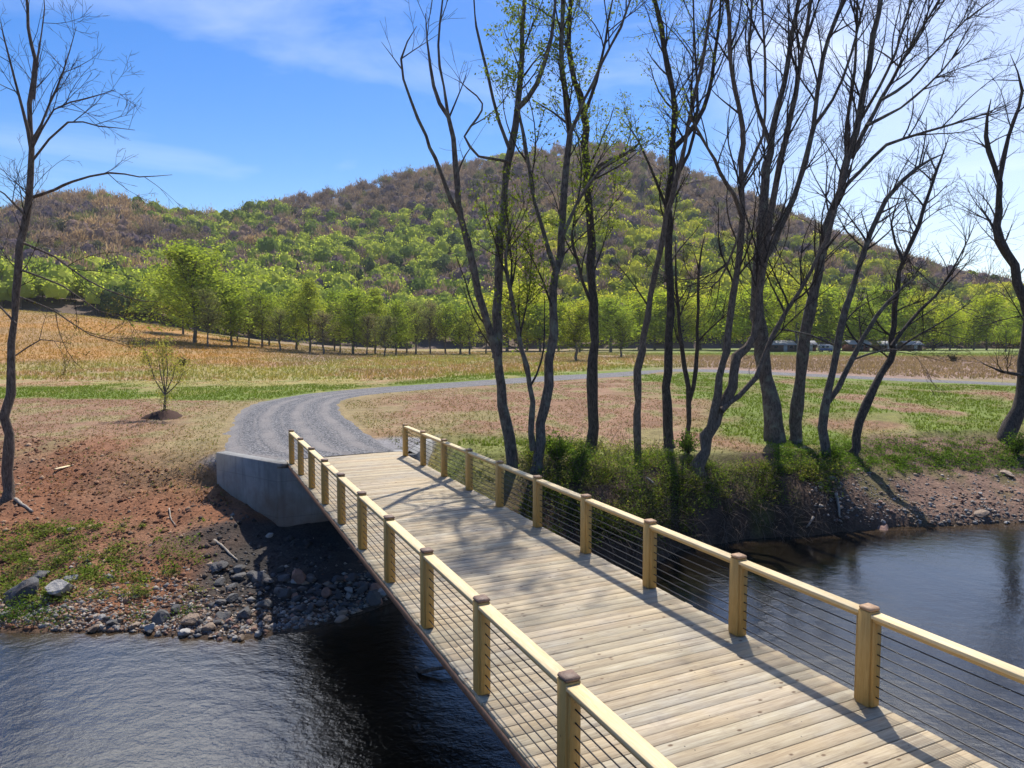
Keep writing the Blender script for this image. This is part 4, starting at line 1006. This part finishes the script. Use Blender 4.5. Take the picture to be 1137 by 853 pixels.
def blades(P, rng, h, w, nb, cols, lean=.5):
    n = len(P); idx = np.repeat(np.arange(n), nb); m = len(idx); a = rng.random(m) * 6.28; hh = np.broadcast_to(h, (n,))[idx] * rng.uniform(.5, 1.2, m); l = hh * lean * rng.random(m)
    ww = np.broadcast_to(w, (n,))[idx]; B = P[idx] + np.stack([np.cos(a), np.sin(a), a * 0], -1) * (hh * .25 * rng.random(m))[:, None]
    s = np.stack([-np.sin(a), np.cos(a), a * 0], -1) * (ww / 2)[:, None]; tip = B + np.stack([np.cos(a) * l, np.sin(a) * l, hh], -1)
    V = np.stack([B - s, B + s, tip], 1).reshape(-1, 3); c = cols[idx] * rng.uniform(.65, 1.3, (m, 1)); return V, np.arange(3 * m).reshape(-1, 3), np.repeat(c, 3, 0)
def grass():
    rng = np.random.default_rng(14)
    # grow where the soil map is green
    n = 80000; x = rng.uniform(-45, 46, n); y = 27 + (rng.random(n) ** 1.3) * 55; h = height(x, y); c = ground_color(x, y, h)
    gr = (c[:, 1] - c[:, 0]) > .0; ok = gr & (road_dist(x, y) > .25) & (np.abs(x / y) < .85)
    P = np.stack([x, y, h], -1)[ok]; cc = np.tile(np.array([[.165, .215, .035]]), (len(P), 1)) * rng.uniform(.8, 1.2, (len(P), 1))
    V, Fq, col = blades(P, rng, rng.uniform(.08, .2, len(P)), .03, 5, cc, .8)
    o = mesh_np('grass', V, Fq, M_GRASS, None, col); tag(o, 'short fresh green grass in patches beside the gravel road and on the field', 'grass', kind='stuff')
    n = 90000; y = 70 + rng.random(n) ** .9 * 130; x = y * rng.uniform(-.85, .85, n); h = height(x, y); c = ground_color(x, y, h)
    yc = np.interp(x, [-200, -60, -16, -8, 0, 20, 30, 45, 200], [46, 50, 47, 62, 70, 90, 86, 62, 46]); ok = (y - yc > 9) & (fbm(x / 7, y / 12, 300, 3) > .22)
    P = np.stack([x, y, h], -1)[ok]; cc = c[ok] * np.array([[1.2, 1.25, 1.15]])
    V, Fq, col = blades(P, rng, rng.uniform(.12, .45, len(P)) * (1 + .8 * (rng.random(len(P)) < .05)), .07, 4, cc, .9)
    o = mesh_np('dry_grass', V, Fq, M_GRASS, None, col); tag(o, 'tall dry orange and tan grass covering the far field', 'grass', kind='stuff')
grass()
def straw():
    rng = np.random.default_rng(44); n = 90000; x = rng.uniform(-46, 44, n); y = 24 + rng.random(n) ** 1.2 * 46; h = height(x, y); c = ground_color(x, y, h)
    ok = (road_dist(x, y) > .1) & (np.abs(x / y) < .9) & (y > shore(x) + 3) & (h > -1.6) & (fbm(x / 2.5, y / 3.5, 500, 3) > .36); P = np.stack([x, y, h + .01], -1)[ok]; cc = c[ok]
    t = rng.random(len(P)); cc = np.where((t < .3)[:, None], cc * .65, np.where((t < .8)[:, None], cc * 1.25, np.array([[.16, .19, .06]])))
    V, Fq, col = blades(P, rng, rng.uniform(.03, .09, len(P)), .035, 3, cc, 2.5)
    o = mesh_np('straw_litter', V, Fq, M_GRASS, None, col); tag(o, 'sparse straw, weeds and dead stalks scattered over the bare field soil', 'straw', kind='stuff')
straw()
def weeds():
    rng = np.random.default_rng(15); V_, c_ = [], []
    def clump(g, r, n, s, col, hz=.6):
        d = rng.normal(size=(n, 3)) * (r * .5); d[:, 2] = np.abs(d[:, 2]) * hz; P = g + d + (0, 0, .02); V, _ = quads(P, rng.uniform(s * .6, s * 1.3, n), UP, rng, .6, .6)
        V_.append(V); c_.append(np.repeat(np.array(col)[None] * rng.uniform(.55, 1.4, (n, 1)), 4, 0))
    for _ in range(230):
        px = abs(rng.normal(0, 95)); py = rng.uniform(585, 672) - px * .05
        if px > 250: continue
        g = hit(px, min(py, 685)); clump(g, rng.uniform(.15, .42), int(rng.uniform(25, 90)), .075, (.16, .21, .04) if rng.random() < .6 else (.20, .21, .07))
    for px, py, n in [(20, 684, 400), (40, 690, 300), (68, 692, 200), (10, 690, 300), (156, 688, 160), (208, 686, 180), (186, 640, 100), (148, 640, 90), (200, 618, 80), (205, 605, 90)]:
        g = hit(px, py); clump(g, .42, n, .06, (.09, .15, .025), 1.0)
    V = np.concatenate(V_); o = mesh_np('weed_cover', V, np.arange(len(V)).reshape(-1, 4), M_LEAF, None, np.concatenate(c_)); tag(o, 'low leafy weeds spreading over the lower red bank by the boulders', 'weeds', kind='stuff')
    # right bank undergrowth
    V_.clear(); c_.clear()
    tw = []
    for _ in range(1500):
        px = 585 + 350 * rng.random() ** 1.25; lo = np.interp(px, [585, 640, 700, 800, 935], [500, 494, 498, 520, 520]); hi = np.interp(px, [585, 650, 720, 800, 860, 935], [590, 615, 620, 592, 580, 565])
        py = lo + (hi - lo) * rng.random() ** 1.25; g = hit(px, py)
        if g[2] < WZ + .15: continue
        low = (py - lo) / (hi - lo); dark = rng.random() < low * .9
        if rng.random() < low * sst(740, 850, px) * 1.25: continue
        if fbm(g[0] / 1.1, g[1] / .8, 400, 3) < .38: continue
        clump(g, rng.uniform(.18, .55), int(rng.uniform(25, 100)), .075, (.075, .09, .028) if dark else ((.16, .22, .04) if rng.random() < .75 else (.26, .25, .07)), 1.1)
        if rng.random() < .5:
            for _k in range(3):
                c, r = grow_child(rng, g - UP * .05, rng.normal(size=3) + np.array([0, -.5, 1.0]), rng.uniform(.5, 1.5), .008, .004, .25, .3, -.08); tw.append((c, r, 3))
    for _ in range(900):
        px = rng.uniform(860, 1137); py = rng.uniform(492, 522) + rng.normal() * 5; g = hit(px, py); clump(g, rng.uniform(.15, .4), int(rng.uniform(20, 60)), .07, (.115, .18, .035), .4)
    V = np.concatenate(V_); o = mesh_np('undergrowth', V, np.arange(len(V)).reshape(-1, 4), M_LEAF, None, np.concatenate(c_)); tag(o, 'tangled green and brown undergrowth covering the bank beneath the riverside trees', 'undergrowth', kind='stuff')
    for _ in range(420):
        px = rng.uniform(640, 935); py = rng.uniform(540, 600); g = hit(px, py)
        if g[2] < WZ - .1: continue
        c, r = grow_child(rng, g, rng.normal(size=3) + np.array([0, -1.2, .3]), rng.uniform(.4, 1.3), .009, .004, .25, .3, -.18); tw.append((c, r, 3))
    V, Fq = tubes(tw); o2 = mesh_np('twig_tangle', V, Fq, M_BARKW, o)
weeds()
def bush(px, py, w, h, n, col, label, seed, s=.09, name='bush'):
    rng = np.random.default_rng(seed); g = hit(px, py); r = w * g[1] / F / 2; H = h * g[1] / F; root = empty(name, tuple(g)); tag(root, label, 'bush'); br = []; pts = []
    for _ in range(26):
        a = rng.random() * 6.28; c, q = grow_child(rng, np.zeros(3), np.array([math.cos(a) * r * rng.random(), math.sin(a) * r * rng.random(), H * .8]), H * rng.uniform(.6, 1.05), .014, .004, .2, .2, .02); br.append((c, q, 3)); pts.append(c[2:])
        for _k in range(3):
            c2, q2 = grow_child(rng, c[rng.integers(1, len(c))], rng.normal(size=3) + UP * .5, H * .3, .007, .003, .2, .2, .02); br.append((c2, q2, 3)); pts.append(c2)
    V, Fq = tubes(br); mesh_np('stem', V, Fq, M_TWIG, root); pts = np.concatenate(pts); c = pts[rng.integers(len(pts), size=n)] + rng.normal(size=(n, 3)) * .07
    V, Fq = quads(c, rng.uniform(s * .6, s * 1.3, n), None, rng, .7); mesh_np('foliage', V, Fq, M_LEAF, root, np.repeat(np.array(col)[None] * rng.uniform(.6, 1.35, (n, 1)), 4, 0))
bush(618, 515, 36, 30, 1300, (.13, .19, .035), 'leafy green bush at the foot of the forked tree beside the railing', 1)
bush(642, 525, 30, 26, 900, (.11, .17, .035), 'low green bush between the forked tree and the straight trunk', 2)
bush(765, 505, 36, 24, 900, (.12, .18, .04), 'low green bush in front of the V-shaped pair of stems', 3)
bush(1130, 505, 34, 26, 900, (.10, .16, .03), 'green bush at the foot of the gnarled tree', 4)
bush(925, 512, 40, 16, 800, (.10, .16, .03), 'low spreading bush around the foot of the slim tree', 5)
bush(203, 407, 17, 10, 500, (.07, .06, .04), 'dark little bush in the dry grass behind the sapling', 6, .2)
bush(1058, 402, 26, 9, 600, (.07, .055, .045), 'dark brush pile on the brown far field', 7, .25, 'brush_pile')

def stick(pxs, w, label, mat, name='stick', lift=.04, zabs=None):
    P = [hit(*q) + UP * lift for q in pxs]
    if zabs is not None: P = [at_z(q[0], q[1], z) for q, z in zip(pxs, zabs)]
    P = np.array(P); rng = np.random.default_rng(len(label)); o, r = dense(P, np.linspace(w, w * .5, len(P)) * P[0][1] / F / 2, rng, .12, .02); root = P[0].copy()
    mb = MB(); mb.tube(o - root, r, 7); ob = mb.build(name, mat, None, True); ob.location = root; tag(ob, label, 'stick'); return ob
M_BLEACH = mat_bark('bleached_wood', (.30, .25, .20), (.50, .44, .36))
stick([(238, 602), (247, 609), (256, 617), (264, 624)], 3.2, 'pale broken stick lying on the red slope under the wing wall', M_BLEACH)
stick([(188, 566), (190, 577), (196, 586)], 1.6, 'thin curved twig stuck in the upper red slope', M_BLEACH)
stick([(717, 540), (724, 545), (729, 548)], 2.4, 'short pale stick caught in the undergrowth beneath the slender trunk', M_BLEACH, lift=.3)
stick([(928, 552), (931, 565), (932, 578)], 4, 'pale root hanging down the undercut bank', M_BLEACH, 'root', lift=.15)
stick([(903, 578), (899, 585), (895, 592)], 3, 'short bleached branch leaning at the foot of the undercut bank', M_BLEACH, lift=.1)
stick([(17, 556), (26, 562), (36, 570)], 4, 'pale splintered branch at the foot of the lone bank tree', M_BLEACH)
def sunk_branch():
    P = [at_z(461, 742, WZ - .05), at_z(468, 746, WZ + .05), at_z(482, 743, WZ + .10), at_z(500, 740, WZ + .16), at_z(520, 731, WZ + .12)]; P = np.array(P); root = P[0].copy(); o, r = dense(P, [.05, .045, .04, .04, .03], np.random.default_rng(2), .15, .02)
    mb = MB(); mb.tube(o - root, r, 7); ob = mb.build('driftwood', M_BARKW, None, True); ob.location = root; tag(ob, 'brown driftwood branch breaking the water surface beside the bridge', 'driftwood')
sunk_branch()
def plank():
    g = hit(70, 521); mb = MB(); mb.obox((0, 0, .03), (.35, .93, .05), (.93, -.35, 0), (0, 0, 1), .62, .16, .04, (1.3, 1.3, 1.3), .004); o = mb.build('wood_offcut', M_RAIL); o.location = g + UP * .02
    tag(o, 'short pale plank offcut lying on the soil shelf by the lone tree', 'plank')
plank()

# ------------------------------------------------------------------ far sheds and vehicles
M_WROOF = plain('white_metal_roof', (.30, .30, .32), .6); M_SW = plain('brown_shed_wall', (.14, .085, .06), .8); M_SR = plain('red_shed_wall', (.20, .07, .05), .8); M_GLS = plain('dark_glass', (.02, .025, .03), .15); M_WHT = plain('white_paint', (.38, .38, .40), .5); M_BLU = plain('blue_paint', (.05, .09, .28), .4); M_TYR = plain('tyre_rubber', (.03, .03, .03), .8)
def shed(px, Y, wpx, h, wall, label, open_=False):
    g = at_y(px, 390, Y); z = float(height(g[0], Y, False)); w = wpx * Y / F; h = h * .85; root = empty('shed', (g[0], Y, z)); tag(root, label, 'shed'); X, Yv, Z = (1, 0, 0), (0, 1, 0), (0, 0, 1); d = 5.0
    mb = MB(); mb.obox((0, 0, h / 2), X, Yv, Z, w, d, h); mb.build('wall', wall, root)
    mb = MB(); W = w / 2 + .4; D = d / 2 + .5; r = 1.25
    V = [(-W, -D, h), (W, -D, h), (W, 0, h + r), (-W, 0, h + r), (-W, D, h), (W, D, h)]; V += [(a, b, c + .12) for a, b, c in V]
    Fs = [(0, 1, 2, 3), (3, 2, 5, 4), (6, 9, 8, 7), (9, 10, 11, 8), (0, 6, 7, 1), (4, 5, 11, 10), (0, 3, 9, 6), (3, 4, 10, 9), (1, 7, 8, 2), (2, 8, 11, 5)]
    mb.add(V, Fs); mb.build('roof', M_WROOF, root)
    mb = MB(); mb.obox((w * .1, -d / 2 - .03, 1.0), X, Yv, Z, 1.1, .06, 2.0); mb.build('door', M_GLS if open_ else M_WHT, root)
    for s in (-.3, .35):
        mb = MB(); mb.obox((w * s, -d / 2 - .03, 1.5), X, Yv, Z, 1.0, .06, .8); mb.build('window', M_GLS, root)
shed(866, 218, 26, 2.4, M_SW, 'long brown shed with a white roof, leftmost of the far sheds')
shed(895, 222, 15, 2.3, M_SR, 'small reddish shed with a white roof left of the white camper van')
shed(950, 220, 22, 2.5, M_SR, 'reddish shed with a white roof right of the white camper van', True)
shed(981, 226, 16, 2.2, M_SW, 'smallest brown shed with a white roof at the right end of the far sheds')
shed(1010, 236, 18, 2.3, M_SW, 'brown shed set back behind the others beyond the brown field')
def van():
    px, Y = 917, 212; g = at_y(px, 390, Y); z = float(height(g[0], Y, False)); root = empty('camper_van', (g[0], Y, z)); root.scale = (.75, .75, .75); tag(root, 'white and blue camper van parked between the far sheds', 'van'); X, Yv, Z = (1, 0, 0), (0, 1, 0), (0, 0, 1)
    mb = MB(); P = [(-2.9, .5), (2.3, .5), (2.9, .7), (2.9, 1.5), (2.3, 2.0), (2.6, 2.9), (2.4, 3.1), (-2.9, 3.1)]; n = len(P); V = [(a, -1.1, b) for a, b in P] + [(a, 1.1, b) for a, b in P]
    mb.add(V, [tuple(range(n)), tuple(range(2 * n - 1, n - 1, -1))] + [(i, i + n, (i + 1) % n + n, (i + 1) % n) for i in range(n)]); mb.build('body', M_WHT, root)
    mb = MB(); mb.obox((-.3, -1.12, 1.1), X, Yv, Z, 5.0, .04, .7); mb.build('stripe', M_BLU, root)
    for x in (-1.6, .2):
        mb = MB(); mb.obox((x, -1.12, 2.1), X, Yv, Z, 1.0, .04, .6); mb.build('window', M_GLS, root)
    for x in (-1.9, 1.8):
        for y in (-1.0, 1.0):
            mb = MB(); mb.tube([(x, y - .12, .38), (x, y + .12, .38)], .38, 14); mb.build('wheel', M_TYR, root)
van()

# ------------------------------------------------------------------ the air over the valley
def haze():
    mb = MB(); mb.obox((100, 600, 140), (1, 0, 0), (0, 1, 0), (0, 0, 1), 5200, 2400, 300); m = bpy.data.materials.new('haze'); m.use_nodes = True; t = m.node_tree; t.nodes.clear(); o = t.nodes.new('ShaderNodeOutputMaterial'); p = t.nodes.new('ShaderNodeVolumePrincipled')
    p.inputs['Density'].default_value = .00009; p.inputs['Color'].default_value = (.86, .90, 1, 1); p.inputs['Anisotropy'].default_value = .3; t.links.new(p.outputs[0], o.inputs['Volume'])
    ob = mb.build('haze', m); tag(ob, kind='stuff')
haze()

# ------------------------------------------------------------------ camera, sky, sun
cam = bpy.data.objects.new('camera', bpy.data.cameras.new('camera')); C.objects.link(cam)
cam.location = (0, 0, CAMZ); cam.rotation_euler = (R(90) - PITCH, 0, 0)
cam.data.sensor_width = 36; cam.data.lens = F / 1137 * 36; cam.data.clip_end = 6000; sc.camera = cam
ld = Vector((-.105, -.64, -1)).normalized(); sun = bpy.data.lights.new('sun', 'SUN'); sun.energy = 4.7; sun.angle = R(.6); sun.color = (1, .95, .86)
so = bpy.data.objects.new('sun', sun); C.objects.link(so); so.rotation_euler = ld.to_track_quat('-Z', 'Y').to_euler(); so.location = (5, 20, 60)
w = bpy.data.worlds.new('World'); sc.world = w; w.use_nodes = True; nt = w.node_tree; nt.nodes.clear()
out = nt.nodes.new('ShaderNodeOutputWorld'); bg = nt.nodes.new('ShaderNodeBackground'); sky = nt.nodes.new('ShaderNodeTexSky'); sky.sky_type = 'NISHITA'; sky.sun_disc = False
sky.sun_elevation = math.asin(-ld.z); sky.sun_rotation = math.atan2(.105, .64); sky.air_density = 1.0; sky.dust_density = .35; sky.ozone_density = 2.0
tc = nt.nodes.new('ShaderNodeTexCoord'); mp = nt.nodes.new('ShaderNodeMapping'); mp.inputs['Scale'].default_value = (1, 1, 3.2); mp.inputs['Rotation'].default_value = (R(10), R(-18), 0)
nt.links.new(tc.outputs['Generated'], mp.inputs[0])
n1 = nt.nodes.new('ShaderNodeTexNoise'); n1.inputs['Scale'].default_value = 2.3; n1.inputs['Detail'].default_value = 7; n1.inputs['Roughness'].default_value = .52; n1.inputs['Distortion'].default_value = .5; nt.links.new(mp.outputs[0], n1.inputs['Vector'])
rp = nt.nodes.new('ShaderNodeValToRGB'); rp.color_ramp.elements[0].position = .50; rp.color_ramp.elements[0].color = (0, 0, 0, 1); rp.color_ramp.elements[1].position = .86; rp.color_ramp.elements[1].color = (.42, .42, .42, 1); nt.links.new(n1.outputs[0], rp.inputs[0])
mx = nt.nodes.new('ShaderNodeMix'); mx.data_type = 'RGBA'; sx = nt.nodes.new('ShaderNodeSeparateXYZ'); nt.links.new(tc.outputs['Generated'], sx.inputs[0])
def bright_sky_patch(az, el, inner, outer, amt):
    # one bright patch of sky, its edge broken by noise
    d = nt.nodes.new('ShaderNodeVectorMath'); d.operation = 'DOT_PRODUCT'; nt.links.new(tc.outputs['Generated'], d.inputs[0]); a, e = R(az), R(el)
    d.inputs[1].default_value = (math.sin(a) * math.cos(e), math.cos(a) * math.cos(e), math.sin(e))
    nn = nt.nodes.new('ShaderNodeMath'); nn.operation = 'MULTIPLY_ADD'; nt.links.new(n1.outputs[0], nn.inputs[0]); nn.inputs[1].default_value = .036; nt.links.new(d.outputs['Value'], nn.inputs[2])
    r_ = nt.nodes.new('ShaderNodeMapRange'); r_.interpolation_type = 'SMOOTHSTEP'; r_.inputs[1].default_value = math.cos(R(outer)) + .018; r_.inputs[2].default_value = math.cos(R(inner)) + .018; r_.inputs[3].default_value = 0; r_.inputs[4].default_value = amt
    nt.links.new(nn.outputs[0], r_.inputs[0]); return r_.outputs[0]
c1 = bright_sky_patch(-29, 36, 7, 12, 1.0); c2 = bright_sky_patch(33, 12, 5, 20, .34); c3 = bright_sky_patch(27, 37, 8, 14, 1.0)  # first and last added out of view for the water; second is pale sky
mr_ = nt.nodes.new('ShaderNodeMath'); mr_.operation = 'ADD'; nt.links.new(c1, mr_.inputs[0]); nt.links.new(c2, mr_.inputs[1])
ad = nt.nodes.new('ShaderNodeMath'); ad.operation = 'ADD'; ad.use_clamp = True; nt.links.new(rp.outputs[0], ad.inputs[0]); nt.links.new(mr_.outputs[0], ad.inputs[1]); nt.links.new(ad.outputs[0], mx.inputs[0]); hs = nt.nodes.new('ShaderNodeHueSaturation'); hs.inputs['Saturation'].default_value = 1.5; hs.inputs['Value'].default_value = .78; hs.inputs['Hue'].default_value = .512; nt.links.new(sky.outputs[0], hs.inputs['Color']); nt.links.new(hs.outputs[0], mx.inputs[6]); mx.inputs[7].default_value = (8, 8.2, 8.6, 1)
# bright patches added above the view to give the water its sheen
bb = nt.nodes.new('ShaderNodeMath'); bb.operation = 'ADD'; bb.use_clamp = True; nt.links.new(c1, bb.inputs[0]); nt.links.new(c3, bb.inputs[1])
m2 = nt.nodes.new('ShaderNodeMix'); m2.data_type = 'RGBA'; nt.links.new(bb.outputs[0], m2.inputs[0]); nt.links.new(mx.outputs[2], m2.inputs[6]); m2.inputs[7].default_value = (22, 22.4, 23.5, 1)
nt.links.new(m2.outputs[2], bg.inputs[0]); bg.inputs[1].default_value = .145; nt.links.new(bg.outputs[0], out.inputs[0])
sc.view_settings.view_transform = 'Standard'; sc.view_settings.look = 'None'; sc.view_settings.exposure = .45; sc.view_settings.gamma = 1
sc.cycles.max_bounces = 6; sc.cycles.use_denoising = True; sc.cycles.caustics_reflective = False; sc.cycles.caustics_refractive = False
